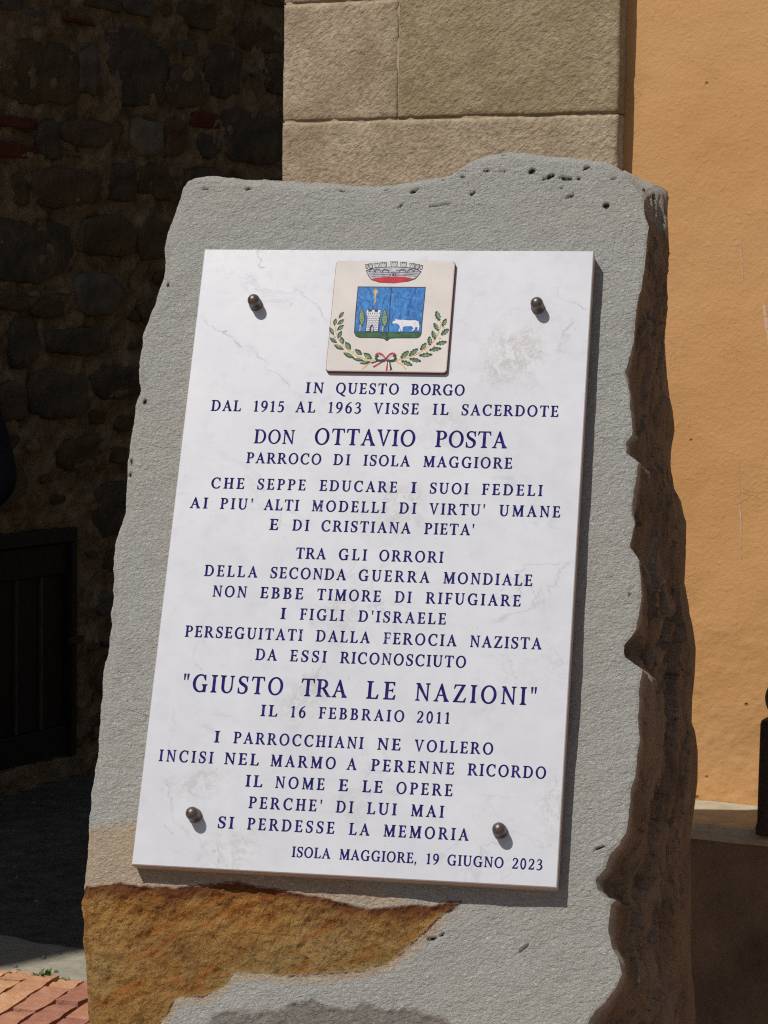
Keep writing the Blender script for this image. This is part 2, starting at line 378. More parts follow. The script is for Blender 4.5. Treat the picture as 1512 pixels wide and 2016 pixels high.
def yard():
    A, T = np.meshgrid(np.linspace(-9, 5, 90), np.linspace(-0.55, -9, 60))
    X = P_B[0] + bd[0] * A + bnrm[0] * T; Y = P_B[1] + bd[1] * A + bnrm[1] * T
    return grid_mesh('yard', np.stack([X.ravel(), Y.ravel(), (0.002 + 0.003 * fbm(X * 2, Y * 2, 3, 6)).ravel()], 1), 90, 60, flip=True)
tag(link('pavement', yard(), mat_yard()), kind='structure')

# weeds at the edge of the bricks, crumbs of stone
M_LEAF = simple('weed_leaf', (0.045, 0.10, 0.02), (0.10, 0.19, 0.04), 80, 0.6, 0.3)
def weed(name, px, py, n, size, seed):
    r = random.Random(seed); p = ground(px, py, 0.004); Vv = []; Ff = []
    for k in range(n):
        a = r.uniform(0, 2 * math.pi); el = r.uniform(0.2, 1.3); L = size * r.uniform(0.5, 1); wd = L * 0.3
        d = Vector((math.cos(a) * math.cos(el), math.sin(a) * math.cos(el), math.sin(el))); sd_ = Vector((-math.sin(a), math.cos(a), 0))
        o = Vector((r.uniform(-.4, .4) * size, r.uniform(-.25, .25) * size, 0)); q = len(Vv)
        pts = [o, o + d * L * .35 + sd_ * wd * .5, o + d * L * .8 + sd_ * wd * .35 - Vector((0, 0, L * .08)), o + d * L - Vector((0, 0, L * .2)), o + d * L * .8 - sd_ * wd * .35 - Vector((0, 0, L * .08)), o + d * L * .35 - sd_ * wd * .5]
        Vv += [tuple(v) for v in pts]; Ff += [(q, q + 1, q + 2, q + 5), (q + 2, q + 3, q + 4, q + 5)]
    o = link(name, mesh(name, Vv, Ff), M_LEAF); o.location = p; return o
tag(weed('weed', 86, 1926, 44, 0.032, 3), 'small green weed tuft growing where the bricks meet the pale screed', 'weed')
tag(weed('weed', 128, 1934, 20, 0.018, 5), 'tiny low weed in the joint right beside the grey rock', 'weed')
tag(weed('weed', 20, 1918, 18, 0.012, 6), 'thin green moss line at the far corner of the brick paving', 'weed')
def crumbs():
    Vv = []; Ff = []; r = random.Random(4)
    def add(p, s):
        q = len(Vv); 
        for dx, dy, dz in ((-1, -.8, 0), (1, -.7, 0), (.8, 1, 0), (-.9, .8, 0), (-.5, -.4, 1), (.5, -.5, .8), (.4, .5, 1), (-.5, .4, .9)):
            Vv.append((p[0] + dx * s * r.uniform(.7, 1.2), p[1] + dy * s * r.uniform(.7, 1.2), p[2] + dz * s * r.uniform(.7, 1.2)))
        Ff.extend([(q + 4, q + 5, q + 6, q + 7), (q, q + 1, q + 5, q + 4), (q + 1, q + 2, q + 6, q + 5), (q + 2, q + 3, q + 7, q + 6), (q + 3, q, q + 4, q + 7)])
    for (x, y, s) in ((118, 1880, .006), (37, 1915, .009), (33, 1918, .006), (110, 1915, .007), (150, 1876, .005), (85, 1888, .008), (100, 1928, .008), (30, 1905, .006), (150, 1900, .003)):
        add(ground(x, y, 0.003), s)
    for k in range(260):
        a = r.uniform(-1.4, 1.2); bb = r.uniform(0.3, 2.0)
        add((P_B[0] + bd[0] * a + bnrm[0] * bb, P_B[1] + bd[1] * a + bnrm[1] * bb, -0.012), r.uniform(.002, .007))
    for k in range(140):
        a = r.uniform(-1.4, 1.2); bb = r.uniform(-0.6, 0.27)
        add((P_B[0] + bd[0] * a + bnrm[0] * bb, P_B[1] + bd[1] * a + bnrm[1] * bb, 0.0), r.uniform(.0015, .004))
    return mesh('gravel', Vv, Ff)
tag(link('gravel', crumbs(), simple('gravel', (0.10, 0.095, 0.08), (0.26, 0.245, 0.21), 7)), 'loose grit and small stones scattered over the yard', 'gravel', kind='stuff')

# ================================================================== the ochre building
def mat_plaster():
    b = NB('ochre_plaster', 0.85, 0.25)
    n = b.noise(2.2, 4, 0.5); n2 = b.noise(40, 5, 0.6)
    c = b.ramp(n, [(0.3, (0.54, 0.28, 0.10)), (0.5, (0.60, 0.325, 0.128)), (0.7, (0.63, 0.36, 0.155))])
    c = b.mix(b.ramp(n2, [(0.35, 0.0), (0.75, 0.35)]), c, (0.62, 0.355, 0.15))
    dots = b.math('MULTIPLY', b.ramp(b.vor(17), [(0.04, 1.0), (0.07, 0.0)]), b.ramp(b.noise(5, 2), [(0.42, 0.0), (0.5, 1.0)]))
    c = b.mix(b.math('MULTIPLY', dots, 0.75), c, (0.20, 0.09, 0.03))
    b.bump(b.noise(7, 3, 0.45, dist=0.4), 0.006, 0.6)
    b.bump(b.noise(125, 4, 0.6, dist=0.3), 0.0014, 0.8); b.bump(b.ramp(b.noise(60, 3, 0.5), [(0.6, 0.0), (0.8, 1.0)]), 0.0008, 0.7)
    ridge = b.math('ABSOLUTE', b.math('SUBTRACT', b.noise(38, 5, 0.65, dist=1.4), 0.5))
    b.bump(b.math('MULTIPLY', b.ramp(ridge, [(0.0, 1.0), (0.05, 0.0)]), b.ramp(b.noise(6, 3), [(0.58, 0.0), (0.72, 1.0)])), 0.0010, 0.6)
    b.bump(b.math('SUBTRACT', 1.0, dots), 0.002, 0.8)
    return b.done(c)
M_PLASTER = mat_plaster()
def mat_block(name, c1, c2, c3, tool=0.9):
    b = NB(name, 0.92, 0.2)
    c = b.ramp(b.noise(9, 6, 0.62), [(0.28, c1), (0.52, c2), (0.76, c3)])
    h = b.n('ShaderNodeHueSaturation'); b.l(c, h.inputs['Color']); b.l(b.math('ADD', b.math('MULTIPLY', b.objrand(), 0.22), 0.9), h.inputs['Value']); c = h.outputs[0]
    c = b.mix(b.ramp(b.noise(110, 4, 0.6), [(0.35, 0.5), (0.6, 0.0)]), c, tuple(v * 0.55 for v in c1))
    c = b.mix(b.ramp(b.noise(14, 4, co=b.mapping((3, .6, 1))), [(0.66, 0.0), (0.8, 0.35)]), c, (0.42, 0.38, 0.31))
    tl = b.noise(62, 4, 0.62, co=b.aniso(R_(34), 1.0, 1.9), dist=0.5)
    b.bump(tl, 0.0042, tool); b.bump(b.noise(130, 5, 0.7), 0.0035, 1.0)
    return b.done(c)
M_BLOCK_A = mat_block('pinkish_sandstone', (0.35, 0.265, 0.17), (0.46, 0.365, 0.25), (0.55, 0.45, 0.33))
M_BLOCK_B = mat_block('olive_sandstone', (0.32, 0.25, 0.14), (0.42, 0.335, 0.20), (0.52, 0.42, 0.27))
M_MORTAR_P = simple('pinkish_mortar', (0.36, 0.275, 0.19), (0.47, 0.37, 0.27), 90, 0.9, 0.2, 0.002)
HF = 6.2
bld = empty('ochre_building', FM)
tag(bld, 'ochre plastered building with sandstone corner blocks and a stone bench at its foot', 'building')
s_right = 7.0
zl = fac(1430, 1581)[1]            # where the bench top meets the wall
def pz(A, B):
    Z = 0.0035 * fbm(A * 3, B * 3, 3, 21) + 0.0007 * fbm(A * 22, B * 22, 3, 5); low = sstep(zl + 0.55, zl + 0.1, B)
    return Z + low * 0.0022 * np.abs(fbm(A * 45, B * 45, 3, 31)) + low * 0.003 * fbm(A * 12, B * 12, 2, 12)
def plaster_wall():
    a = np.concatenate([np.linspace(s_pr - 0.02, s_pr + 0.9, 240), np.linspace(s_pr + 0.93, s_right, 60)])
    b_ = np.concatenate([np.linspace(0.0, 0.7, 10), np.linspace(0.72, 2.4, 360), np.linspace(2.43, HF, 20)])
    A, B = np.meshgrid(a, b_)
    Z = pz(A, B)
    return grid_mesh('plaster_wall', np.stack([A.ravel(), B.ravel(), Z.ravel()], 1), len(a), len(b_))
link('plaster_wall', plaster_wall(), M_PLASTER, bld)
# the solid behind, the alley side and the top
box('wall_core', (s_left + 0.01, 0.0, -6.0), (s_right, HF - 0.01, -0.02), simple('side_render', (0.12, 0.10, 0.075), (0.2, 0.165, 0.12), 10, 0.9, 0.2, 0.006, 30), bld)
box('eaves', (s_left - 0.25, HF, -6.2), (s_right + 0.2, HF + 0.15, 0.35), simple('eaves_timber', (0.08, 0.055, 0.04), (0.14, 0.10, 0.07), 20), bld)
# pilaster blocks: courses given by their photographed joints
def block(x0, y0, x1, y1, mat, seed, dz=0.0):
    nu = max(12, int((x1 - x0) / 0.006)); nv = max(12, int((y1 - y0) / 0.006))
    nu = min(nu, 110); nv = min(nv, 90)
    a = np.linspace(0, 1, nu); A, B = np.meshgrid(a, np.linspace(0, 1, nv))
    X = x0 + (x1 - x0) * A; Y = y0 + (y1 - y0) * B
    e = np.minimum(np.minimum(X - x0, x1 - X), np.minimum(Y - y0, y1 - Y))
    X = X + np.where(A < 0.02, 0, 0); wob = 0.0012
    Xo = X + wob * fbm(Y * 18, X * 0 + seed, 3, seed) * (np.abs(A - .5) * 2) ** 6; Yo = Y + wob * fbm(X * 18, Y * 0 + seed, 3, seed + 3) * (np.abs(B - .5) * 2) ** 6
    chips = sstep(0.1, 0.6, fbm(X * 30, Y * 30, 3, seed + 9)) * sstep(0.012, 0.0, e) * 0.0035
    Z = 0.040 + dz + 0.0012 * fbm(X * 8, Y * 8, 4, seed) + 0.0012 * fbm((X * .7 + Y * .7) * 90, (X - Y) * 25, 2, seed) - sstep(0.002, 0.0, e) * 0.0018 - chips
    Vv = np.stack([Xo.ravel(), Yo.ravel(), Z.ravel()], 1)
    idx = np.arange(nu * nv).reshape(nv, nu); Fc = np.stack([idx[:-1, :-1].ravel(), idx[:-1, 1:].ravel(), idx[1:, 1:].ravel(), idx[1:, :-1].ravel()], 1).tolist()
    Vl = Vv.tolist()
    rim = list(idx[0, :]) + list(idx[1:, -1]) + list(idx[-1, -2::-1]) + list(idx[-2:0:-1, 0])
    base = len(Vl)
    for r_ in rim: Vl.append([Vl[r_][0], Vl[r_][1], -0.01])
    k = len(rim)
    for i in range(k):
        j = (i + 1) % k; Fc.append([int(rim[j]), int(rim[i]), base + i, base + j])
    return link('stone_block', mesh('stone_block', Vl, Fc, True), mat, bld)
jx, jy = fac(784, 120, .04)[0], fac(700, 237, .04)[1]
ytop = fac(700, 2, .04)[1]
g_ = 0.0012
block(s_left, jy + g_, jx - g_, ytop - g_, M_BLOCK_A, 3)
block(jx + g_, jy + g_, s_pr, ytop + 0.09, M_BLOCK_B, 5, 0.001)
block(s_left, jy - 0.36, s_pr, jy - g_, M_BLOCK_A, 8)
yy = jy - 0.36; k = 11
while yy > 0.1:
    h = min(0.34, yy); sp_ = s_left + (s_pr - s_left) * random.choice((0.4, 0.6))
    block(s_left, yy - h, sp_ - g_, yy - g_, M_BLOCK_A, k); block(sp_ + g_, yy - h, s_pr, yy - g_, M_BLOCK_B, k + 1); yy -= h; k += 2
yl, yr = ytop + g_, ytop + 0.09 + 2 * g_
while yl < HF - 0.4:
    h = 0.36; block(s_left, yl, jx + 0.05 - g_, yl + h - g_, M_BLOCK_A, k); yl += h; k += 1
    block(jx + 0.05 + g_, yr, s_pr, yr + h - g_, M_BLOCK_B, k); yr += h; k += 1
box('mortar', (s_left + 0.004, 0.0, -0.012), (s_pr - 0.006, HF - 0.02, 0.0372), M_MORTAR_P, bld)

# stone bench / plinth along the facade
def px_face(x, y, depth_out):
    return fac(x, y, depth_out)
dep = 0.02
# depth of the bench from its front edge in the photo
for _ in range(40):
    X_ = on_plane(1470, 1637, np.array([0, 0, zl]), np.array([0, 0, 1.0])) - F0; dep = float(X_ @ fn); break
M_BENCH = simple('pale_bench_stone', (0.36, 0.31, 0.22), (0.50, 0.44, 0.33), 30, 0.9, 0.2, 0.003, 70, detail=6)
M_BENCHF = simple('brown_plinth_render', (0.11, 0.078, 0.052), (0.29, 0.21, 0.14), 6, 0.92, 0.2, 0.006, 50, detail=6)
def bench_slab(x0, x1, seed):
    nu, nv = max(10, int((x1 - x0) / .012)), 26
    A, B = np.meshgrid(np.linspace(0, 1, nu), np.linspace(0, 1, nv))
    X = x0 + (x1 - x0) * A
    # profile: flat top, rounded nose, short face
    tt = B; top = tt < 0.7
    zz = np.where(top, tt / 0.7 * dep, dep); yy_ = np.where(top, 0.0, -(tt - 0.7) / 0.3 * 0.014)
    yy_ = yy_ - sstep(dep - 0.02, dep, zz) * 0.010 + 0.003 * fbm(X * 8, zz * 12 + tt * 3, 4, seed) 
    zz = zz - sstep(-0.0, -0.014, yy_) * 0.003 + 0.002 * fbm(X * 16, tt * 9, 3, seed + 2)
    yy_ = yy_ - sstep(0.006, 0.0, np.minimum(X - x0, x1 - X)) * 0.004
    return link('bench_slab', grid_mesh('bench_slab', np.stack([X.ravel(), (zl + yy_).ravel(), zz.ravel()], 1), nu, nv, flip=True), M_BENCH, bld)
xs = s_left - 0.02
kk = 0
while xs < s_right:
    L = 1.25; bench_slab(xs, min(xs + L - 0.004, s_right), 40 + kk); xs += L; kk += 1
A, B = np.meshgrid(np.linspace(s_left, s_right, 260), np.linspace(0, zl - 0.010, 60))
Z = dep - 0.008 + 0.004 * fbm(A * 7, B * 7, 4, 77)
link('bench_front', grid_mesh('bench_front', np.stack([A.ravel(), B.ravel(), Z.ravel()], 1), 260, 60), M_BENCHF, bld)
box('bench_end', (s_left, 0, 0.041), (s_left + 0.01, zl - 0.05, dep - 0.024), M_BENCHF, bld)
# pale scuffs where the paint has gone
M_SCUFF = simple('bare_plaster_scuff', (0.60, 0.37, 0.21), (0.66, 0.50, 0.37), 120, 0.9, 0.2)
def scuff(pts, wd):
    t0_ = np.linspace(0, 1, len(pts)); t1_ = np.linspace(0, 1, len(pts) * 5); pa_ = np.array(pts, float)
    pts = [(np.interp(t, t0_, pa_[:, 0]) + random.uniform(-.7, .7), np.interp(t, t0_, pa_[:, 1])) for t in t1_]; wd = [max(0.2, np.interp(t, t0_, wd) * random.uniform(.35, 1.25)) for t in t1_]
    P = [fac(x, y, 0.002) for x, y in pts]; Vv = []; n_ = len(P)
    for i, (a, b_) in enumerate(P):
        ww = wd[i] * FD / F_PX / 2
        zz_ = float(pz(np.array([a]), np.array([b_]))[0]) + 0.0007; Vv += [(a - ww, b_, zz_), (a + ww, b_, zz_)]
    me = mesh('scuff', Vv, [(2 * i, 2 * i + 1, 2 * i + 3, 2 * i + 2) for i in range(n_ - 1)])
    return link('scuff', me, M_SCUFF, bld)
scuff([(1458, 470), (1459, 490), (1459, 505), (1461, 525), (1462, 546)], [1, 3, 5, 4, 1])
scuff([(1503, 594), (1505, 612), (1508, 635), (1511, 660), (1512, 680)], [2, 9, 8, 5, 2])
scuff([(1454, 905), (1455, 950), (1455, 990), (1457, 1020), (1458, 1052), (1458, 1062)], [0.6, 1.2, 1.5, 5, 4.5, 2])
scuff([(1458, 1072), (1458, 1088), (1458, 1105)], [1, 2, 0.8])

# dark bronze post with a ball standing on the bench at the right edge
M_BRONZE = simple('dark_brown_bronze', (0.018, 0.013, 0.010), (0.045, 0.032, 0.024), 60, 0.65, 0.4, 0.0015, 120)
foot = on_plane(1543, 1640, np.array([0, 0, zl]), np.array([0, 0, 1.0]))
post = empty('ball_topped_post', frame_matrix(foot, fd, -fn, _z))
tag(post, 'dark bronze post with a ball on top, standing on the pale stone bench', 'post')
pm = np.linalg.norm(foot - CAM) / F_PX
def lathe(name, prof, mat, parent, seg=32, sq=0.0, loc=(0, 0, 0)):
    Vv = []; Ff = []
    for (r, z) in prof:
        for k in range(seg):
            a = 2 * math.pi * k / seg
            f_ = 1.0
            if sq: c_, s_ = abs(math.cos(a)), abs(math.sin(a)); f_ = (c_ ** sq + s_ ** sq) ** (-1 / sq)
            Vv.append((loc[0] + r * f_ * math.cos(a), loc[1] + r * f_ * math.sin(a), loc[2] + z))
    n_ = len(prof)
    for i in range(n_ - 1):
        for k in range(seg):
            Ff.append((i * seg + k, i * seg + (k + 1) % seg, (i + 1) * seg + (k + 1) % seg, (i + 1) * seg + k))
    Ff.append(tuple(range((n_ - 1) * seg, n_ * seg))); Ff.append(tuple(reversed(range(seg))))
    return link(name, mesh(name, Vv, Ff, True), mat, parent)
hp = 222 * pm; rp = 51 * pm / 1.13
lathe('shaft', [(rp * 1.03, 0), (rp * 1.05, 0.012), (rp * 0.99, 0.022), (rp * 0.985, hp * 0.5), (rp * 0.97, hp - 0.008), (rp * 0.93, hp - 0.002), (rp * 0.85, hp)], M_BRONZE, post, 48, 7.0)
rb = 43 * pm
lathe('ball', [(rb * 0.35, hp - 0.002)] + [(rb * math.cos(a), hp - 0.004 + rb + rb * math.sin(a)) for a in np.linspace(-1.25, 1.52, 16)], M_BRONZE, post)

# ================================================================== the dark rubble-stone building
WD = np.array([0.52, 0.854, 0]); WD /= np.linalg.norm(WD); WN = np.cross(WD, _z)        # faces right and towards the camera
W0 = ground(0, 1560).copy(); W0[2] = 0
WMX = frame_matrix(W0, WD, _z, WN)
def wl(x, y, w_=0.0):
    X = on_plane(x, y, W0 + WN * w_, WN) - W0; return float(X @ WD), float(X[2])
# its near corner throws the shadow line on the yard along the sun's bearing
p_sh = ground(60, 1906)[:2]; sb = np.array([math.sin(SUN_BEAR), math.cos(SUN_BEAR)])
Mx = np.array([[WD[0], sb[0]], [WD[1], sb[1]]]); sol = np.linalg.solve(Mx, p_sh - W0[:2]); s_corner = float(sol[0])
HW = 9.0
rw = empty('rubble_stone_building', WMX)
tag(rw, 'dark old rubble stone building in shade with red bricks and a low wooden door', 'building')
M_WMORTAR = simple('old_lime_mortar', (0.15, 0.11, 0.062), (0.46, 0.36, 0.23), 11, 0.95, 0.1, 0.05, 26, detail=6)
def wall_stone_mat():
    b = NB('rubble_stone', 0.95, 0.15)
    r_ = b.objrand()
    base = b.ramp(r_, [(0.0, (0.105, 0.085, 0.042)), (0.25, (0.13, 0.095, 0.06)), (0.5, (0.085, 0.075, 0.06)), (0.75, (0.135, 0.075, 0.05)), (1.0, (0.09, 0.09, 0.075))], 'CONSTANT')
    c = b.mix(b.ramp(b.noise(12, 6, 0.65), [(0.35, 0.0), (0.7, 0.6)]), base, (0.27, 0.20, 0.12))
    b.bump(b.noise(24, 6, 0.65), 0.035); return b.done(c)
M_WST = wall_stone_mat()
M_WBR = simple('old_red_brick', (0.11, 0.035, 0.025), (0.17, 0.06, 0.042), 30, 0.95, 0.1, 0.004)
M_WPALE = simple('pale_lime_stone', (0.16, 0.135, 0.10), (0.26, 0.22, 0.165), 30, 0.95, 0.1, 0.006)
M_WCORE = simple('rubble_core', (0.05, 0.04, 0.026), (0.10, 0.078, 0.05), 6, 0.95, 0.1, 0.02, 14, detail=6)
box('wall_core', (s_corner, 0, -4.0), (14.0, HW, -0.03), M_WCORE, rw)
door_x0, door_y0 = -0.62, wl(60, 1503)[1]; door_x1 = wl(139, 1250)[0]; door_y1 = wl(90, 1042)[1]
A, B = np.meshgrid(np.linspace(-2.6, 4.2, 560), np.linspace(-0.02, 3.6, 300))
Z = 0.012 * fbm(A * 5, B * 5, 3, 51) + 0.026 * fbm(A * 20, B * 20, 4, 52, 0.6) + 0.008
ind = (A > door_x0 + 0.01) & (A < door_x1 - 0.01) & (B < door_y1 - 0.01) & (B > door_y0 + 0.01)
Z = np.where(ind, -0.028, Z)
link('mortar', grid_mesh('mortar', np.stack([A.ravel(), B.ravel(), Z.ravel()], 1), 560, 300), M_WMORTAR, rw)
def stone_geo(w_, h, d, seed, seg=18, sq=3.6):
    r = random.Random(seed); ph = [r.uniform(0, 6.28) for _ in range(4)]; Vv = []; Ff = []
    def rad(a):
        c_, s_ = abs(math.cos(a)), abs(math.sin(a)); f_ = (c_ ** sq + s_ ** sq) ** (-1 / sq)
        return f_ * (1.03 + 0.06 * math.sin(2 * a + ph[0]) + 0.06 * math.sin(3 * a + ph[1]) + 0.045 * math.sin(5 * a + ph[2]) + 0.035 * math.sin(9 * a + ph[3]))
    tilt = r.uniform(-.01, .01); tv = r.uniform(-.01, .01)
    for f_, z in ((1.0, -0.03), (1.0, d * 0.3), (0.97, d * 0.8), (0.92, d), (0.55, d * 1.02)):
        for k in range(seg):
            a = 2 * math.pi * k / seg; q = rad(a) * f_
            x, y = q * math.cos(a) * w_ / 2, q * math.sin(a) * h / 2
            nz = float(vnoise(x * 22 + seed * 3.1, y * 22 + seed, 5)) * 0.006 if z > 0 else 0
            Vv.append((x, y, z + nz + (tilt * x / w_ + tv * y / h if z > 0 else 0)))
    Vv.append((0, 0, d * 1.1))
    for i in range(4):
        for k in range(seg): Ff.append((i * seg + k, i * seg + (k + 1) % seg, (i + 1) * seg + (k + 1) % seg, (i + 1) * seg + k))
    c0 = 5 * seg
    for k in range(seg): Ff.append((4 * seg + k, 4 * seg + (k + 1) % seg, c0))
    return Vv, Ff
res = 0.01; ox, oz = -2.6, 0.0
occ = np.zeros((370, 690), bool)
def cells(x0, x1, y0, y1): return slice(max(0, int((y0 - oz) / res)), max(0, int((y1 - oz) / res) + 1)), slice(max(0, int((x0 - ox) / res)), max(0, int((x1 - ox) / res) + 1))
occ[cells(door_x0 - 0.03, door_x1 + 0.05, 0, door_y1 + 0.05)] = True
occ[cells(-2.6, 4.2, 0, 0.04)] = True
key = [(7, 67, 148, 218, 0), (206, 56, 322, 215, 0), (148, 90, 185, 190, 2), (322, 126, 393, 218, 0), (402, 85, 470, 196, 0), (459, 40, 548, 110, 0), (345, 0, 418, 62, 0),
       (160, -20, 230, 26, 0), (237, -10, 296, 36, 2), (430, -30, 548, 15, 0), (-60, 218, 65, 257, 1), (-55, 272, 68, 316, 1), (70, 237, 110, 315, 0), (115, 228, 233, 296, 0),
       (252, 230, 311, 311, 3), (315, 230, 359, 311, 0), (370, 218, 426, 256, 1), (385, 260, 422, 315, 0), (430, 211, 556, 326, 0), (55, 326, 185, 411, 0), (17, 344, 48, 407, 0),
       (207, 318, 260, 400, 0), (263, 322, 333, 393, 0), (-30, 425, 130, 556, 0), (148, 422, 259, 507, 0), (266, 430, 335, 510, 0), (-20, 572, 48, 611, 0), (59, 590, 120, 626, 0),
       (13, 624, 70, 720, 0), (83, 646, 204, 697, 0), (51, 732, 163, 820, 0), (115, 860, 204, 927, 0), (-10, 753, 42, 828, 0), (112, 32, 180, 52, 1), (112, 296, 156, 308, 3), (108, 566, 124, 580, 3), (50, 572, 66, 584, 3)]
mats = [M_WST, M_WBR, None, M_WPALE]
mats[2] = simple('lichened_stone', (0.08, 0.07, 0.06), (0.20, 0.17, 0.13), 16, 0.95, 0.1, 0.006)
n_st = 0
placed = []
def put(cx, cy, w_, h, mi, seed, sq=3.6, d=None):
    Vv, Ff = stone_geo(w_, h, d if d else random.uniform(0.012, 0.024), seed, sq=sq)
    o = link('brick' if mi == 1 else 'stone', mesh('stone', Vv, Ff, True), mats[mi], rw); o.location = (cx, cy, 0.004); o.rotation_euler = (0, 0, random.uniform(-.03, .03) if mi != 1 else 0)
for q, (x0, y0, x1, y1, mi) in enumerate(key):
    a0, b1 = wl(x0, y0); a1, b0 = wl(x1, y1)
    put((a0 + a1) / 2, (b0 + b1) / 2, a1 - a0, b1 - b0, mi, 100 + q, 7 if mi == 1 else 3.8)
    occ[cells(a0 - 0.012, a1 + 0.012, b0 - 0.012, b1 + 0.012)] = True; n_st += 1
extra = []
for (wr, hr, tries) in (((0.22, 0.36), (0.12, 0.19), 2500), ((0.13, 0.22), (0.08, 0.13), 3500), ((0.08, 0.13), (0.045, 0.08), 5000), ((0.04, 0.08), (0.025, 0.045), 7000)):
    for _ in range(tries):
        w_, h = random.uniform(*wr), random.uniform(*hr); x = random.uniform(ox + 0.02, 4.15 - w_); y = random.uniform(0.05, 3.58 - h)
        sl = cells(x - 0.010, x + w_ + 0.010, y - 0.010, y + h + 0.010)
        if occ[sl].any(): continue
        occ[sl] = True; extra.append((x + w_ / 2, y + h / 2, w_, h))
def vis(e): return -0.35 < e[0] < 1.9 and e[1] < 2.85
front = sorted([e for e in extra if vis(e)], key=lambda e: -e[2] * e[3])[:250]; fs = set(front)
for q, e in enumerate(front): put(e[0], e[1], e[2], e[3], random.choice((0, 0, 0, 0, 0, 2)) if e[2] > 0.1 else random.choice((0, 0, 0, 2, 3)), 300 + q, 3.2)
VV, FF = [], []
for q, e in enumerate(extra):
    if e in fs: continue
    Vv, Ff = stone_geo(e[2], e[3], 0.02, 900 + q, seg=10); o_ = len(VV)
    VV += [(v[0] + e[0], v[1] + e[1], v[2] + 0.004) for v in Vv]; FF += [tuple(i + o_ for i in f) for f in Ff]
tag(link('small_stones', mesh('small_stones', VV, FF, True), M_WST, rw), kind='stuff')

# low wooden door
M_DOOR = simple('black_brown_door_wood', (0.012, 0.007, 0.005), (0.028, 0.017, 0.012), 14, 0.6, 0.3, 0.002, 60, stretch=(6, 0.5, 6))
M_IRON = simple('rusty_latch_iron', (0.04, 0.035, 0.03), (0.09, 0.08, 0.07), 60, 0.6, 0.4, metal=0.6)
dr = empty('wooden_door'); dr.parent = rw; dr.location = (0, 0, 0)
t_ = 0.07
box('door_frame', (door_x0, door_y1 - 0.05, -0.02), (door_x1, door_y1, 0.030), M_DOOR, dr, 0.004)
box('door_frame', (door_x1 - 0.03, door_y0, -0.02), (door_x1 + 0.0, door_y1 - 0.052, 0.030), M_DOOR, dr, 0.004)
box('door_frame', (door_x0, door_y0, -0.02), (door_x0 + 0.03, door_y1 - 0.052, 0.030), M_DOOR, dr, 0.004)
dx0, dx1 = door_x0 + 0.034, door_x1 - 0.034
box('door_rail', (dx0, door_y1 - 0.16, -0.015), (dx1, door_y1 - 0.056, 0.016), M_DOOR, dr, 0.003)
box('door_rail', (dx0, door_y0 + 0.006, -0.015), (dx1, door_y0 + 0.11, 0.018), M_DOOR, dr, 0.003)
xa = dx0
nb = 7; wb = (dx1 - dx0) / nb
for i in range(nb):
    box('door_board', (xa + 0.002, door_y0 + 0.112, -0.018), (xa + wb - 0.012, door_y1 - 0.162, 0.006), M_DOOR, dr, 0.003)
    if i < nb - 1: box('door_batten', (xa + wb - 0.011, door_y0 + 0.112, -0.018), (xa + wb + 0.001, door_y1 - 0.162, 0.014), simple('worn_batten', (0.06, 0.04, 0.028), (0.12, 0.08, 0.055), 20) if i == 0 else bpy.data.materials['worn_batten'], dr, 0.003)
    xa += wb
lx, ly = wl(140, 1256)
box('latch', (lx - 0.06, ly - 0.012, 0.03), (lx + 0.02, ly + 0.012, 0.045), M_IRON, dr, 0.003)
box('door_step', (door_x0 - 0.02, 0, -0.01), (door_x1 + 0.03, door_y0 - 0.004, 0.02), M_WMORTAR, rw, 0.004)

# ================================================================== person in the shade at the left edge
M_JACKET = simple('dark_navy_jacket', (0.010, 0.010, 0.016), (0.020, 0.020, 0.030), 60, 0.9, 0.2, 0.002, 40)
M_TROUS = simple('dark_trousers', (0.010, 0.009, 0.009), (0.018, 0.016, 0.016), 60, 0.9, 0.2)
M_SKIN = simple('skin', (0.34, 0.20, 0.145), (0.40, 0.25, 0.18), 40, 0.55, 0.4)
M_HAIR = simple('dark_hair', (0.015, 0.010, 0.007), (0.035, 0.025, 0.018), 200, 0.6, 0.4)
M_SHIRT = simple('lilac_shirt', (0.30, 0.26, 0.34), (0.38, 0.34, 0.42), 60, 0.9, 0.2)
def skin_mesh(name, pts, edges, rad, mat, parent, sub=2, root=0):
    me = bpy.data.meshes.new(name); me.from_pydata(pts, edges, []); o = bpy.data.objects.new(name, me); COL.objects.link(o)
    sm = o.modifiers.new('s', 'SKIN'); sm.use_smooth_shade = True
    su = o.modifiers.new('u', 'SUBSURF'); su.levels = sub; su.render_levels = sub
    for i, r in enumerate(rad):
        r = r if isinstance(r, tuple) else (r, r); me.skin_vertices[0].data[i].radius = r
    me.skin_vertices[0].data[root].use_root = True
    bpy.context.view_layer.update()
    dg = bpy.context.evaluated_depsgraph_get(); nm = bpy.data.meshes.new_from_object(o.evaluated_get(dg)); nm.name = name
    bpy.data.objects.remove(o); nm.materials.clear(); nm.polygons.foreach_set('use_smooth', [True] * len(nm.polygons))
    return link(name, nm, mat, parent)
el_w = CAM + ray(12, 958) * 7.0        # the elbow seen at the frame's edge
pe = empty('person', loc=(float(el_w[0]) - 0.30, float(el_w[1]) + 0.02, -0.008)); tag(pe, 'person in dark jacket with bent elbow standing in the shade at the left edge', 'person')
ez = float(el_w[2]) + 0.008
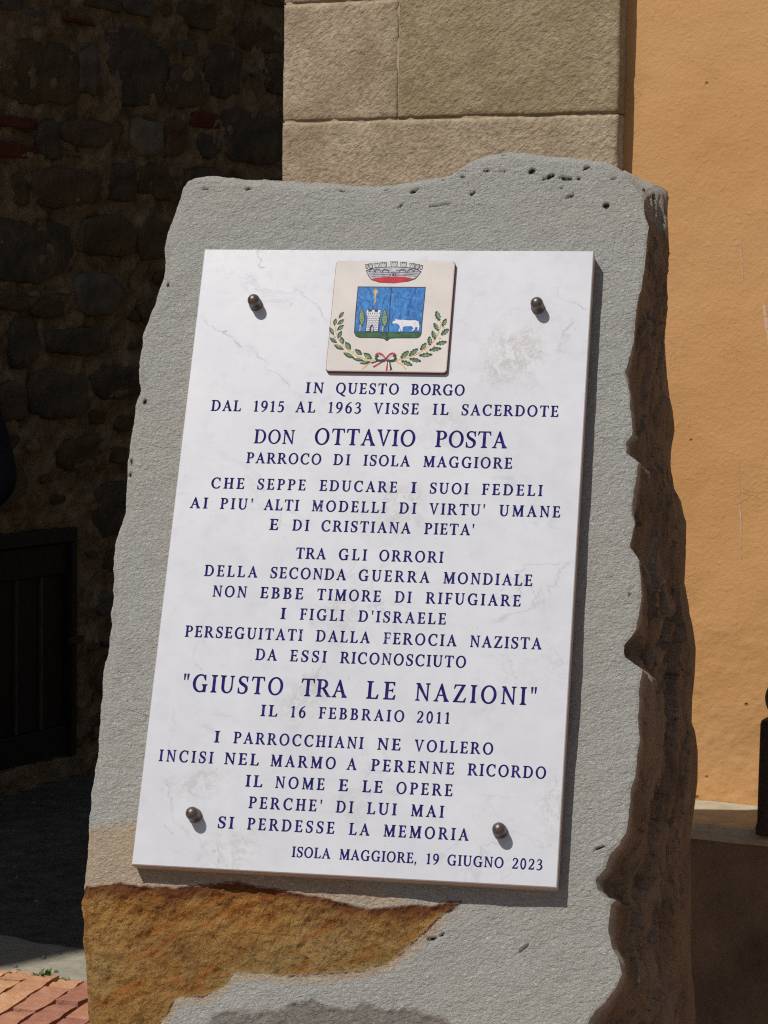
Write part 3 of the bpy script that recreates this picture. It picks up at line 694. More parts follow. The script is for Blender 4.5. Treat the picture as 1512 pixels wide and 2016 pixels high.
# local frame: x right (image right), y away, z up ; the person faces away to the left
SHR = (0.185, 0.0, 1.39); ELR = (0.285, 0.0, ez); WRR = (0.12, 0.17, ez - 0.12)
SHL = (-0.185, 0.02, 1.39); ELL = (-0.245, 0.02, 1.10); WRL = (-0.235, 0.12, 0.87)
P = [(0, 0, .95), (0, .0, 1.12), (0, .0, 1.32), (0, .01, 1.44), (0, .015, 1.50), (0, .03, 1.58), (0, .03, 1.68),
     SHR, ELR, WRR, SHL, ELL, WRL, (.09, 0, .90), (.10, .01, .50), (.105, -.01, .10), (.12, .12, .04), (-.09, 0, .90), (-.10, .03, .50), (-.105, .02, .10), (-.12, .15, .04)]
Ed = [(0, 1), (1, 2), (2, 3), (3, 4), (4, 5), (5, 6), (3, 7), (7, 8), (8, 9), (3, 10), (10, 11), (11, 12), (0, 13), (13, 14), (14, 15), (15, 16), (0, 17), (17, 18), (18, 19), (19, 20)]
Rd = [(.15, .10), (.135, .095), (.155, .10), (.07, .06), .055, (.078, .095), (.065, .085), .055, .042, .03, .055, .042, .03, .085, .058, .042, .035, .085, .058, .042, .035]
body = skin_mesh('body', P, Ed, Rd, M_SKIN, pe)
def hand(w_, d, side):
    w_ = Vector(w_); d = Vector(d).normalized(); s_ = Vector(side).normalized(); pts = [tuple(w_), tuple(w_ + d * .05)]; ed = [(0, 1)]; rd = [(.026, .016), (.034, .015)]
    for k, (off, L) in enumerate(((-.028, .065), (-.009, .075), (.010, .070), (.027, .055))):
        a = len(pts); b0 = w_ + d * .085 + s_ * off; c_ = Vector((0, 0, -.3)) 
        pts += [tuple(b0), tuple(b0 + d * L * .5), tuple(b0 + (d + c_ * .8).normalized() * L)]; ed += [(1, a), (a, a + 1), (a + 1, a + 2)]; rd += [.0095, .009, .0075]
    a = len(pts); t0 = w_ + d * .03 - s_ * .03; pts += [tuple(t0), tuple(t0 + (d - s_ * .8).normalized() * .045), tuple(t0 + (d - s_ * .3).normalized() * .075)]; ed += [(0, a), (a, a + 1), (a + 1, a + 2)]; rd += [.012, .0105, .009]
    return skin_mesh('hand', pts, ed, rd, M_SKIN, pe)
hand(WRR, (-.75, .4, -.25), (0, -.5, 1)); hand(WRL, (.05, .2, -1), (0, 1, .1))
jk = skin_mesh('jacket', [(0, 0, .86), (0, 0, .98), (0, 0, 1.12), (0, 0, 1.32), (0, .01, 1.43), (0, .015, 1.475), SHR, tuple(0.5 * (np.array(SHR) + ELR) + np.array([.012, 0, 0])), ELR, tuple(0.6 * np.array(ELR) + 0.4 * np.array(WRR)), tuple(np.array(WRR) * .96 + np.array(ELR) * .04), SHL, ELL, tuple(np.array(WRL) * .96 + np.array(ELL) * .04)],
          [(0, 1), (1, 2), (2, 3), (3, 4), (4, 5), (4, 6), (6, 7), (7, 8), (8, 9), (9, 10), (4, 11), (11, 12), (12, 13)],
          [(.185, .135), (.18, .13), (.165, .12), (.178, .125), (.10, .085), .07, .078, .066, .060, .052, .043, .078, .06, .043], M_JACKET, pe, root=1)
skin_mesh('shirt_collar', [(0, .012, 1.47), (0, .02, 1.515)], [(0, 1)], [.074, .062], M_SHIRT, pe)
skin_mesh('trousers', [(0, 0, .98), (0, 0, .92), (.095, 0, .84), (.10, .01, .50), (.105, -.01, .11), (-.095, 0, .84), (-.10, .03, .50), (-.105, .02, .11)],
          [(0, 1), (1, 2), (2, 3), (3, 4), (1, 5), (5, 6), (6, 7)], [(.165, .12), (.165, .12), .098, .075, .062, .098, .075, .062], M_TROUS, pe)
for sx, y0 in ((.115, 0), (-.115, .03)): skin_mesh('shoe', [(sx, y0 - .05, .045), (sx, y0 + .06, .045), (sx * 1.1, y0 + .17, .035)], [(0, 1), (1, 2)], [(.045, .045), (.048, .042), (.042, .03)], M_HAIR, pe)
skin_mesh('hair', [(0, -.005, 1.60), (0, .0, 1.70), (0, .035, 1.755)], [(0, 1), (1, 2)], [(.085, .085), (.092, .10), (.07, .075)], M_HAIR, pe)
lathe('nose', [(0.012, 0), (0.011, 0.02), (0.004, 0.04)], M_SKIN, pe, 10, loc=(0.0, 0.135, 1.60))
for sx in (-.09, .09): lathe('ear', [(0.006, 0), (0.014, 0.015), (0.017, 0.035), (0.008, 0.055)], M_SKIN, pe, 10, loc=(sx, 0.03, 1.60))
for sx in (-.03, .03): lathe('eye', [(0.004, -.006), (0.010, 0), (0.004, .006)], M_SHIRT, pe, 10, loc=(sx, 0.118, 1.645))
pe.rotation_euler = (0, 0, 0)

# ================================================================== the leaning rock slab
TOPF = [(362, 345), (385, 342), (405, 337), (440, 342), (500, 347), (552, 349), (600, 352), (650, 355), (700, 359), (760, 360), (800, 353), (850, 346), (885, 338), (910, 322), (935, 307), (965, 298), (1000, 294), (1050, 298), (1100, 301), (1150, 305), (1185, 309), (1208, 318), (1228, 331), (1244, 346), (1258, 362), (1270, 377)]
RIGHTF = [(1270, 377), (1268, 395), (1268, 419), (1278.6, 446), (1272.6, 475.6), (1269.6, 532), (1260.7, 573.8), (1253, 612.5), (1248, 672), (1238.4, 707.7), (1231, 731.5), (1237, 758), (1240, 791), (1245, 835.7), (1244, 856.5), (1232.4, 871.4), (1234, 898), (1255.7, 910.4), (1253, 944.6), (1244, 986), (1243, 1013), (1249, 1031), (1240, 1075.6), (1259, 1105), (1262, 1138), (1263, 1168), (1257.7, 1212.5), (1252, 1239), (1228, 1269), (1229.5, 1290), (1249, 1307.7), (1263.7, 1316.7), (1257.7, 1364), (1256, 1406), (1257.7, 1465.5), (1250, 1522), (1240.6, 1559), (1237.5, 1614), (1233, 1641), (1219, 1663), (1201, 1681), (1191.7, 1708.7), (1173.4, 1730), (1176.4, 1751.5), (1191.7, 1766.8), (1214.6, 1772), (1200.9, 1779), (1197.8, 1828), (1204, 1858.4), (1216, 1889), (1225, 1916.5), (1213, 1944), (1191.7, 1971.5), (1170, 1990), (1158, 2014), (1150, 2080), (1165, 2200), (1130, 2400), (1140, 2600), (1100, 2950)]
LEFTF = [(362, 345), (352, 375), (340, 410), (325, 450), (318, 478), (322, 505), (318, 540), (305, 575), (292, 610), (278, 650), (272, 690), (268, 720), (272, 760), (262, 790), (258, 830), (250, 870), (246, 920), (242, 1000), (222, 1065), (218, 1111), (219, 1166), (214, 1202), (216, 1227), (208, 1282), (197.6, 1317.5), (195.6, 1363), (190.5, 1428), (187.5, 1484), (177, 1544), (171, 1605), (167, 1655), (164, 1726), (153, 1779), (156, 1806), (155, 1847), (160, 1907), (162, 1958), (164, 2008), (160, 2100), (150, 2300), (140, 2600), (130, 2950)]
BOTF = [(130, 2950), (600, 2970), (1100, 2950)]
RIGHTB = [(1301, 360), (1305, 371), (1305, 398), (1308, 443), (1313.7, 490.5), (1315.8, 553), (1317, 606.5), (1311, 651), (1309.8, 684), (1313.7, 716.7), (1318.8, 776), (1329, 815), (1332.7, 853.6), (1324.7, 898), (1324.7, 929.8), (1330.7, 968.5), (1344, 992), (1356, 1040), (1356.5, 1090.5), (1353.6, 1153), (1363.4, 1212.5), (1372, 1251), (1376, 1284), (1373.8, 1331.5), (1369, 1376), (1367.9, 1423.8), (1375, 1441.7), (1380, 1480), (1379.6, 1537.5), (1373.5, 1589.5), (1365.9, 1644.5), (1365, 1705.6), (1367.4, 1782), (1366.5, 1858.4), (1368, 1919.6), (1373.5, 1950), (1376.6, 2011), (1380, 2200), (1375, 2600), (1380, 2950)]
def thick(v): return 0.13 + 0.26 * np.clip(0.62 - v, 0, 3)
def resample(P, n_):
    P = np.array(P, float); d = np.r_[0, np.cumsum(np.hypot(*np.diff(P, axis=0).T))]; t = np.linspace(0, d[-1], n_)
    return np.stack([np.interp(t, d, P[:, 0]), np.interp(t, d, P[:, 1])], 1)
def plc(P, w_): return [pl(x, y, w_) for x, y in P]
NU, NV = 400, 800
top = resample(plc(TOPF, STW), NU); bot = resample(plc(BOTF, STW), NU)
lef = resample(plc(LEFTF, STW), NV); rig = resample(plc(RIGHTF, STW), NV)
# fine breakage along the edges
def rough_edge(C, seed, amp=0.0022):
    d = np.r_[0, np.cumsum(np.hypot(*np.diff(C, axis=0).T))]; tng = np.gradient(C, axis=0); tng /= np.linalg.norm(tng, axis=1)[:, None] + 1e-9
    nn = np.stack([-tng[:, 1], tng[:, 0]], 1); k = amp * fbm(d * 55, d * 0, 4, seed, 0.6); k *= sstep(0, .02, d) * sstep(0, .02, d[-1] - d)
    return C + nn * k[:, None]
top = rough_edge(top, 1); lef = rough_edge(lef, 2, .0022); rig = rough_edge(rig, 3, .0022)
s = np.linspace(0, 1, NU)[None, :, None]; t = np.linspace(0, 1, NV)[:, None, None]
TT = top[None]; BB = bot[None]; LL = lef[:, None]; RR = rig[:, None]
S2 = (1 - t) * TT + t * BB + (1 - s) * LL + s * RR - ((1 - s) * (1 - t) * top[0] + s * (1 - t) * top[-1] + (1 - s) * t * bot[0] + s * t * bot[-1])
UU, VVv = S2[..., 0], S2[..., 1]
ORPX = [(120, 1750), (200, 1742), (240, 1740), (285, 1745), (340, 1750), (400, 1742), (470, 1738), (540, 1748), (600, 1760), (650, 1768), (690, 1780), (730, 1787), (790, 1785), (840, 1781), (905, 1776), (880, 1795), (850, 1820), (820, 1850), (790, 1878), (760, 1898), (720, 1910), (660, 1920), (600, 1918), (540, 1922), (500, 1916), (458, 1914), (442, 1938), (425, 1950), (400, 1962), (345, 1964), (335, 1985), (315, 2016), (250, 2150), (110, 2160)]
orp = plc(ORPX, STW); px2m = 3.35 / F_PX
wob = 0.004 * fbm(UU * 40, VVv * 40, 4, 61, 0.6)
d_or = sdf_poly(UU, VVv, orp) + wob
# distance to upper boundary of the orange zone only
up_poly = plc(ORPX[:15] + [(905, 1500), (120, 1500)], STW); d_up = sdf_poly(UU, VVv, up_poly)
brp = plc([(395, 2030), (420, 2004), (470, 1997), (560, 1987), (640, 1975), (720, 1978), (800, 1986), (860, 2002), (930, 2040), (960, 2300), (300, 2300)], STW)
d_br = sdf_poly(UU, VVv, brp) + wob * 2.5 + 0.01 * fbm(UU * 14, VVv * 14, 3, 66)
tanp = plc([(100, 1645), (190, 1634), (262, 1622), (450, 1640), (620, 1690), (760, 1760), (830, 1790), (600, 1775), (300, 1765), (100, 1765)], STW)
d_tan = sdf_poly(UU, VVv, tanp) + wob * 1.0
rust = sstep(0.0015, -0.0015, d_or); inside = np.clip(-d_or, 0, 1)
redrim = sstep(0.024, 0.004, np.abs(d_up) + wob * 2) * rust * 0.85
inner_edge = np.clip(-d_or, 0, None)
rec = sstep(0.0, 0.006, inner_edge) * 0.009 * sstep(0.0, 0.05, np.abs(d_up)) + sstep(0, .004, inner_edge) * .002
tan_edge = sstep(0.016, 0.005, np.abs(d_or)) * (1 - rust) * sstep(0.005, 0.03, np.abs(d_up))
tanm = np.maximum(sstep(0.010, -0.006, d_tan), tan_edge) * (1 - rust)
brn = sstep(0.004, -0.006, d_br) * (1 - rust)
olive = sstep(-0.30, 0.0, UU) * 0.35 * sstep(-0.42, -0.60, VVv) + 0.28 * sstep(-0.50, -0.66, VVv)
WW = np.full_like(UU, STW)
WW += 0.0050 * fbm(UU * 5, VVv * 5, 3, 71) + 0.0022 * fbm(UU * 22, VVv * 30, 4, 72, 0.6)
fl = fbm(UU * 75 + 0.6 * fbm(UU * 30, VVv * 30, 2, 5), VVv * 110, 4, 73, 0.65); WW += 0.0008 * sstep(-0.3, 0.35, fl)
WW -= rec; WW += rust * (0.0065 * fbm(UU * 60, VVv * 70, 4, 74, 0.65) + 0.0035 * fbm(UU * 14, VVv * 14, 3, 78))
WW -= brn * (0.004 + 0.003 * fbm(UU * 60, VVv * 60, 3, 75))
# rounded, chipped arris on the left, the top and the right
dl = (UU - LL[..., 0]); dt = np.sqrt((UU - TT[..., 0]) ** 2 + (VVv - TT[..., 1]) ** 2); dr_ = (RR[..., 0] - UU)
ch = 1 + 0.6 * fbm(UU * 20, VVv * 20, 3, 80)
WW -= 0.016 * sstep(0.020, 0.0, dl / ch) ** 1.5 + 0.014 * sstep(0.020, 0, dt / ch) ** 1.5 + 0.0015 * sstep(0.004, 0, dr_ / ch)
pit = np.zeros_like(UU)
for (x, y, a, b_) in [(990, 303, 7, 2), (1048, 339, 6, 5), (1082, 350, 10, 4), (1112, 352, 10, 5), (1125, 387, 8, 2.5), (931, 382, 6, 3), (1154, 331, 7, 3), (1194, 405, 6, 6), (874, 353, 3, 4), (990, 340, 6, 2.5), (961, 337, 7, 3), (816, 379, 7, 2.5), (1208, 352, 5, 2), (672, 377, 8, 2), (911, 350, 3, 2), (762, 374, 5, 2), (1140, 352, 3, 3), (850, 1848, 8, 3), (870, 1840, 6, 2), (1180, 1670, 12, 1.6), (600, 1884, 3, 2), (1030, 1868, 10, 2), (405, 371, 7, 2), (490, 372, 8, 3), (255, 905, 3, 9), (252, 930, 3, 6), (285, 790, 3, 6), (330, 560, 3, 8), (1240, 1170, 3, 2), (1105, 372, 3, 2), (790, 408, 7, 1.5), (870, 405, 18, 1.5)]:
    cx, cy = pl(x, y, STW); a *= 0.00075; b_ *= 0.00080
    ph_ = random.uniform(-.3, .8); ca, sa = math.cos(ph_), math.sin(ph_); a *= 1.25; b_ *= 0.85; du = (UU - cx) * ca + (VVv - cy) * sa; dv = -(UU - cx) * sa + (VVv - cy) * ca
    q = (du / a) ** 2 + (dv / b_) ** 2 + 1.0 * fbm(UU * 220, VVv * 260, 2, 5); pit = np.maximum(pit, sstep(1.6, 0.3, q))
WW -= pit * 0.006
nfront = NU * NV
Vf = np.stack([UU.ravel(), VVv.ravel(), WW.ravel()], 1)
idx = np.arange(nfront).reshape(NV, NU)
Fl = np.stack([idx[1:, :-1].ravel(), idx[1:, 1:].ravel(), idx[:-1, 1:].ravel(), idx[:-1, :-1].ravel()], 1)
# back outline
vR = rig[:, 1]
def back_right():
    Q = []
    for (x, y) in RIGHTB:
        a, b_ = pl(x, y, -0.25)
        for _ in range(4): a, b_ = pl(x, y, -0.03 - float(thick(b_)))
        Q.append((a, b_))
    Q = np.array(Q); d = np.r_[0, np.cumsum(np.hypot(*np.diff(Q, axis=0).T))]
    dd = np.r_[0, np.cumsum(np.hypot(*np.diff(resample(plc(RIGHTF, STW), NV), axis=0).T))]
    return np.stack([np.interp(rig[:, 1], Q[::-1, 1], Q[::-1, 0]), np.clip(rig[:, 1], Q[-1, 1], Q[0, 1])], 1)
def facet(x, y, seed):
    xi = np.floor(x).astype(int); yi = np.floor(y).astype(int); best = np.full(np.shape(x), 1e9); out = np.zeros(np.shape(x))
    def h(a, b_, k): v = np.sin(a * 127.1 + b_ * 311.7 + seed * 17.3 + k * 74.7) * 43758.5453; return v - np.floor(v)
    for dx in (-1, 0, 1):
        for dy in (-1, 0, 1):
            cx, cy = xi + dx, yi + dy; fx = cx + h(cx, cy, 0); fy = cy + h(cx, cy, 1); d = (x - fx) ** 2 + (y - fy) ** 2
            val = h(cx, cy, 2) - .5 + (h(cx, cy, 3) - .5) * 1.6 * (x - fx) + (h(cx, cy, 4) - .5) * 1.6 * (y - fy)
            out = np.where(d < best, val, out); best = np.minimum(d, best)
    return out
def smooth(C, k):
    ker = np.hanning(k * 2 + 3)[1:-1]; ker /= ker.sum(); out = C.copy()
    for j in range(C.shape[1]): out[:, j] = np.convolve(np.pad(C[:, j], k, mode='reflect', reflect_type='odd'), ker, 'valid')
    return out
bR = back_right(); bR[:, 1] = rig[:, 1]; 
bR[0] = pl(1301, 360, -0.15)
bR[:12, 1] = np.linspace(bR[0, 1], bR[12, 1], 12)
bT = top - np.array([0, 0.022]); bT[:, 0] = np.interp(np.linspace(0, 1, NU), [0, 0.9, 1], [top[0, 0] + 0.02, top[int(.9 * NU), 0], bR[0, 0]]); 
tcorner = np.array([pl(x, y, -0.15) for x, y in ((1215, 322), (1240, 335), (1262, 347), (1282, 353), (1301, 360))])
seg_t = np.linspace(0, 1, NU); cc = np.stack([np.interp(seg_t, np.linspace(0.93, 1, 5), tcorner[:, k]) for k in (0, 1)], 1)
bl_ = sstep(0.915, 0.94, seg_t)[:, None]; bT = bT * (1 - bl_) + cc * bl_
bL = lef + np.array([0.035, 0]); bL[0] = bT[0]; bL[:20] = bT[0] + (bL[20] - bT[0]) * np.linspace(0, 1, 20)[:, None]
bB = np.stack([np.linspace(bL[-1, 0], bR[-1, 0], NU), np.full(NU, bot[0, 1])], 1)
# perimeter: top L->R, right T->B, bottom R->L, left B->T
per = np.concatenate([idx[0, :], idx[1:, -1], idx[-1, -2::-1], idx[-2:0:-1, 0]])
fr = Vf[per]
bk = np.concatenate([bT, bR[1:], bB[-2::-1], bL[-2:0:-1]])
n1, n2, n3 = NU, NU + NV - 1, NU + NV - 1 + NU - 1
fs2 = fr[:, :2].copy(); sm = smooth(fs2[n1:n2], 26); fs2[n1:n2] = sm * 1.0
wgt = np.minimum(np.arange(n2 - n1), np.arange(n2 - n1)[::-1]) / 20.0; wgt = np.clip(wgt, 0, 1)[:, None]
fs2[n1:n2] = fr[n1:n2, :2] * (1 - wgt) + fs2[n1:n2] * wgt
detail = fr[:, :2] - fs2
tb = -(0.03 + thick(bk[:, 1])); NR = 90
lay = [Vf]; side_v = [np.zeros(nfront)]
nrm = np.gradient(bk, axis=0); nrm /= np.linalg.norm(nrm, axis=1)[:, None] + 1e-9; nrm = np.stack([-nrm[:, 1], nrm[:, 0]], 1)
is_r = np.zeros(len(per)); is_r[n1 - 6:n2] = 1; is_r_s = is_r.copy(); is_r_s[n1 - 6:n1 + 10] = 0.4; is_r_s[n2:n3 + 1] = 1
K = len(per)
for r_ in range(0, NR + 1):
    q = (r_ / NR) ** 1.25
    xy = fs2 * (1 - q) + bk * q + detail * np.clip(1 - q / 0.42, 0, 1)[None] ** 0.8
    ww = fr[:, 2] * (1 - q) + tb * q
    # layered grooves running down the broken side
    yv = xy[:, 1]
    wv_ = ww + 0.03 * fbm(yv * 2.2, yv * 0 + 3, 3, 8)
    rdg = 1 - np.abs(fbm(wv_ * 34, yv * 2.2, 3, 93)) / 0.10
    gr = 0.012 * fbm(wv_ * 60, yv * 3.0, 4, 91, 0.6) - 0.020 * np.clip(rdg, 0, 1) * sstep(0.0, 0.5, fbm(yv * 1.7, ww * 12, 2, 99) + 0.2) + 0.0035 * fbm(ww * 130, yv * 22, 3, 92) - 0.016 * sstep(0.42, 0.7, fbm(ww * 30, yv * 3.5, 2, 97))
    gr = gr * 0.7 + 0.018 * facet(yv * 7 + 0.8 * fbm(ww * 20, yv * 6, 2, 4), wv_ * 16, 3) + 0.007 * facet(yv * 26, wv_ * 40, 9) + 0.002 * fbm(yv * 120, ww * 120, 2, 44)
    env = math.sin(math.pi * min(q, 1) ** 0.8) * 0.9 + 0.1 * (1 - abs(2 * q - 1))
    xy = xy + np.stack([gr * env * is_r, 0 * gr], 1) + nrm * ((1 - is_r) * 0.003 * fbm(ww * 70, (xy[:, 0] + xy[:, 1]) * 30, 3, 95) * env)[:, None]
    if r_ > NR - 4: xy = xy - np.stack([is_r * 0.004 * (r_ - NR + 4), 0 * ww], 1) * 0.3
    lay.append(np.stack([xy[:, 0], xy[:, 1], ww], 1))
    side_v.append(is_r_s * sstep(0.0, 0.08, np.full(K, q)))
# holes and scoops in the broken side
allV = np.concatenate(lay); side_pit = np.zeros(len(allV) - nfront)
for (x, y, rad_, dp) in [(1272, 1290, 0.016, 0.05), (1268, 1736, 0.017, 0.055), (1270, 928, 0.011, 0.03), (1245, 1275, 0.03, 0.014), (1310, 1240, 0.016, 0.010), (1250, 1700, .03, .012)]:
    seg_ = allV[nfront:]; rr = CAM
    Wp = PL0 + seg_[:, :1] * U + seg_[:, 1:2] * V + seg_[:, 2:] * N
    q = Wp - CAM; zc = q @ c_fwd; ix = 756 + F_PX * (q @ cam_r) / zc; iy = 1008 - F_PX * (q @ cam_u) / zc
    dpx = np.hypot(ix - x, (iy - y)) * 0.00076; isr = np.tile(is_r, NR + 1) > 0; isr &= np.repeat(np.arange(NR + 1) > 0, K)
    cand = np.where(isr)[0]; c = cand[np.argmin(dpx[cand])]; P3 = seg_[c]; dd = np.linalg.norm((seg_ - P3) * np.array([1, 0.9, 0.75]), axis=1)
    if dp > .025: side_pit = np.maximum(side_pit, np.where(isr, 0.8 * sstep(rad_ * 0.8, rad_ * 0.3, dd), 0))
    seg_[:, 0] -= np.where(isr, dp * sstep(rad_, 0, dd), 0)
idp = nfront + np.arange((NR + 1) * K).reshape(NR + 1, K)
a = idp[:-1]; b_ = idp[1:]
F2 = np.stack([a.ravel(), np.roll(a, -1, 1).ravel(), np.roll(b_, -1, 1).ravel(), b_.ravel()], 1)
Fall = np.concatenate([Fl, F2]).tolist() + [list(map(int, idp[-1][::-1]))[::-1]]
me = mesh('rock_slab', allV, Fall, True)
nvt = len(allV)
def setattr_(nm, arr, sidev=0.0):
    at = me.attributes.new(nm, 'FLOAT', 'POINT'); full = np.full(nvt, sidev, dtype=np.float32); full[:nfront] = arr.ravel(); at.data.foreach_set('value', full)
for nm, arr in (('rust', rust), ('tan', tanm), ('brown', brn), ('redrim', redrim), ('olive', olive), ('pit', pit)): setattr_(nm, arr)
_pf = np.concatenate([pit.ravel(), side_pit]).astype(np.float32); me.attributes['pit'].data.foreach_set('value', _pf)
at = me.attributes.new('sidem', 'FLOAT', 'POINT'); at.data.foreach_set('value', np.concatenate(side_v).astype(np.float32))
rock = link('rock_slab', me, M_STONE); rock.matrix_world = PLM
tag(rock, 'tall rough grey sandstone slab leaning back, with an orange-brown broken patch at its foot', 'stone slab')

# ================================================================== serif lettering
def rect(x0, y0, x1, y1): return [(x0, y0), (x1, y0), (x1, y1), (x0, y1)]
TK, TH, SF = 0.145, 0.055, 0.045
class G:
    def __init__(s): s.parts = []
    def add(s, poly): s.parts.append(lambda X, Y, p=poly: sdf_poly(X, Y, p)); return s
    def serif(s, cx, y, half, up=True, th=TK):
        d = 1 if up else -1
        return s.add([(cx - half, y), (cx + half, y), (cx + half, y + d * SF * .8), (cx + th * .62, y + d * (SF + .03)), (cx + th / 2, y + d * (SF + .10)), (cx - th / 2, y + d * (SF + .10)), (cx - th * .62, y + d * (SF + .03)), (cx - half, y + d * SF * .8)])
    def stem(s, cx, th=TK, y0=0, y1=1, bot=True, top=True, half=None):
        s.add(rect(cx - th / 2, y0, cx + th / 2, y1)); half = half or th / 2 + 0.095
        if bot: s.serif(cx, y0, half, True, th)
        if top: s.serif(cx, y1, half, False, th)
        return s
    def ring(s, cx, cy, rx, ry, irx, iry, clip=None, tilt=0.0, icx=None):
        icx = cx if icx is None else icx
        def f(X, Y):
            def el(ax, ay, bx, by):
                qx, qy = X - ax, Y - ay
                k = np.sqrt((qx / bx) ** 2 + (qy / by) ** 2) + 1e-9
                return (k - 1) * np.minimum(bx, by) * 1.0
            d = np.maximum(el(cx, cy, rx, ry), -el(icx, cy, irx, iry))
            if clip is not None: d = np.maximum(d, clip(X, Y))
            return d
        s.parts.append(f); return s
    def stroke(s, pts, wd):
        P = np.array(pts, float); n_ = len(P); tt = np.linspace(0, 1, n_); q = np.linspace(0, 1, 40)
        def cr(vals):
            out = []
            for x in q:
                k = min(int(x * (n_ - 1)), n_ - 2); u = x * (n_ - 1) - k
                p0 = vals[max(k - 1, 0)]; p1 = vals[k]; p2 = vals[k + 1]; p3 = vals[min(k + 2, n_ - 1)]
                out.append(0.5 * (2 * p1 + (p2 - p0) * u + (2 * p0 - 5 * p1 + 4 * p2 - p3) * u * u + (3 * p1 - p0 - 3 * p2 + p3) * u ** 3))
            return np.array(out)
        x, y = cr(P[:, 0]), cr(P[:, 1]); w_ = np.interp(q, tt, wd)
        tx, ty = np.gradient(x), np.gradient(y); L = np.hypot(tx, ty) + 1e-9; nx_, ny_ = -ty / L, tx / L
        for i in range(len(q) - 1):
            a = [(x[i] + nx_[i] * w_[i] / 2, y[i] + ny_[i] * w_[i] / 2), (x[i + 1] + nx_[i + 1] * w_[i + 1] / 2, y[i + 1] + ny_[i + 1] * w_[i + 1] / 2), (x[i + 1] - nx_[i + 1] * w_[i + 1] / 2, y[i + 1] - ny_[i + 1] * w_[i + 1] / 2), (x[i] - nx_[i] * w_[i] / 2, y[i] - ny_[i] * w_[i] / 2)]
            s.add(a)
        return s
    def __call__(s, X, Y):
        d = s.parts[0](X, Y)
        for p in s.parts[1:]: d = np.minimum(d, p(X, Y))
        return d
def tri(a, b, c): return [a, b, c]
GL = {}
def arm(g, x0, x1, y, up, tl=0.22):      # horizontal hairline arm with a beak
    d = 1 if up else -1; g.add([(x0, y), (x1, y), (x1, y + d * TH), (x0, y + d * TH)]); g.add([(x1 - .015, y), (x1 + (.035 if up else .0), y + d * tl), (x1 - .02, y + d * tl), (x1 - .11, y + d * (TH - .005))]); 
    g.add([(x1 - .14, y), (x1, y), (x1, y + d * .09), (x1 - .05, y + d * .075)]); return g
g = G().stem(.19); GL['I'] = (g, .38)
g = G().stem(.19); arm(g, .19, .64, 0, True, .25); GL['L'] = (g, .68)
def EF(bottom):
    g = G().stem(.19); arm(g, .19, .60, 1, False, .22); g.add(rect(.19, .49, .48, .54)); g.add([(.44, .49), (.50, .42), (.52, .42), (.52, .62), (.50, .62), (.44, .54)])
    if bottom: arm(g, .19, .63, 0, True, .25)
    return g
GL['E'] = (EF(True), .68); GL['F'] = (EF(False), .63)
g = G().stem(.19).stem(.68); g.add(rect(.19, .48, .68, .535)); GL['H'] = (g, .87)
g = G().stem(.40, top=False); g.add(rect(.05, 1 - TH, .75, 1))
for sx in (-1, 1): g.add([(.40 + sx * .35, 1), (.40 + sx * .375, .76), (.40 + sx * .345, .76), (.40 + sx * .27, .95), (.40 + sx * .2, .95), (.40 + sx * .2, 1)])
GL['T'] = (g, .80)
g = G(); g.stem(.17, .06, half=.12, top=False); g.stem(.72, .06, bot=False, half=.12); g.add([(.06, 1), (.26, 1), (.765, 0), (.69, -.01), (.135, .90), (.06, .96)]); GL['N'] = (g, .87)
g = G(); g.stem(.17, .06, half=.12, top=False); g.stem(.86, half=.15); g.add([(.06, 1), (.26, 1), (.535, .22), (.50, -.01), (.47, -.01), (.16, .82), (.14, .96), (.06, .96)]); g.add([(.47, -.01), (.52, -.01), (.86, .86), (.93, 1), (.80, 1), (.50, .20)]); GL['M'] = (g, 1.04)
g = G(); g.add([(.40, 1.02), (.45, 1.02), (.80, 0), (.645, 0), (.38, .80)]); g.add([(.40, 1.02), (.42, .86), (.175, 0), (.115, 0)]); g.add(rect(.23, .33, .60, .38)); g.serif(.145, 0, .125, True, .05); g.serif(.725, 0, .14, True, .13); GL['A'] = (g, .87)
g = G(); g.add([(.395, -.02), (.44, -.02), (.20, 1), (.06, 1)]); g.add([(.40, -.02), (.44, -.02), (.70, 1), (.645, 1), (.42, .2)]); g.serif(.135, 1, .14, False, .13); g.serif(.67, 1, .12, False, .05); GL['V'] = (g, .82)
g = G(); g.stem(.18, y0=.30, bot=False); g.stem(.70, .06, y0=.30, bot=False, half=.12); g.ring(.42, .32, .312, .34, .195, .28, lambda X, Y: Y - .325, icx=.45); GL['U'] = (g, .86)
def oval(cx=.47, rx=.42): return G().ring(cx, .5, rx, .52, rx - .135, .465)
GL['O'] = (oval(), .94)
g = oval(); g.stroke([(.44, .06), (.55, -.06), (.75, -.20), (.92, -.24)], [.05, .13, .11, .03]); GL['Q'] = (g, .94)
def CG():
    g = G().ring(.48, .5, .43, .52, .30, .465, lambda X, Y: np.minimum(.70 - X, X * 0 + 1) * -1 if False else np.maximum(X - .76, -(np.maximum(.66 - X, np.abs(Y - .5) - .30))), icx=.50)
    g.add([(.74, 1.0), (.77, 1.0), (.78, .68), (.745, .68), (.64, .90)])
    return g
g = CG(); g.stroke([(.60, .02), (.70, .06), (.80, .20)], [.07, .06, .03]); GL['C'] = (g, .86)
g = CG(); g.stem(.74, y0=.06, y1=.44, bot=False, half=.15); g.add(rect(.62, 0, .812, .10)); GL['G'] = (g, .94)
def bowl(g, x, cy, ry, rx, irx=None, thin=.05):
    g.ring(x, cy, rx, ry, rx - .14, ry - thin, lambda X, Y: x - X); return g
g = G().stem(.19); g.add(rect(.19, .948, .40, 1)); g.add(rect(.19, 0, .40, .052)); bowl(g, .395, .5, .5, .43); GL['D'] = (g, .88)
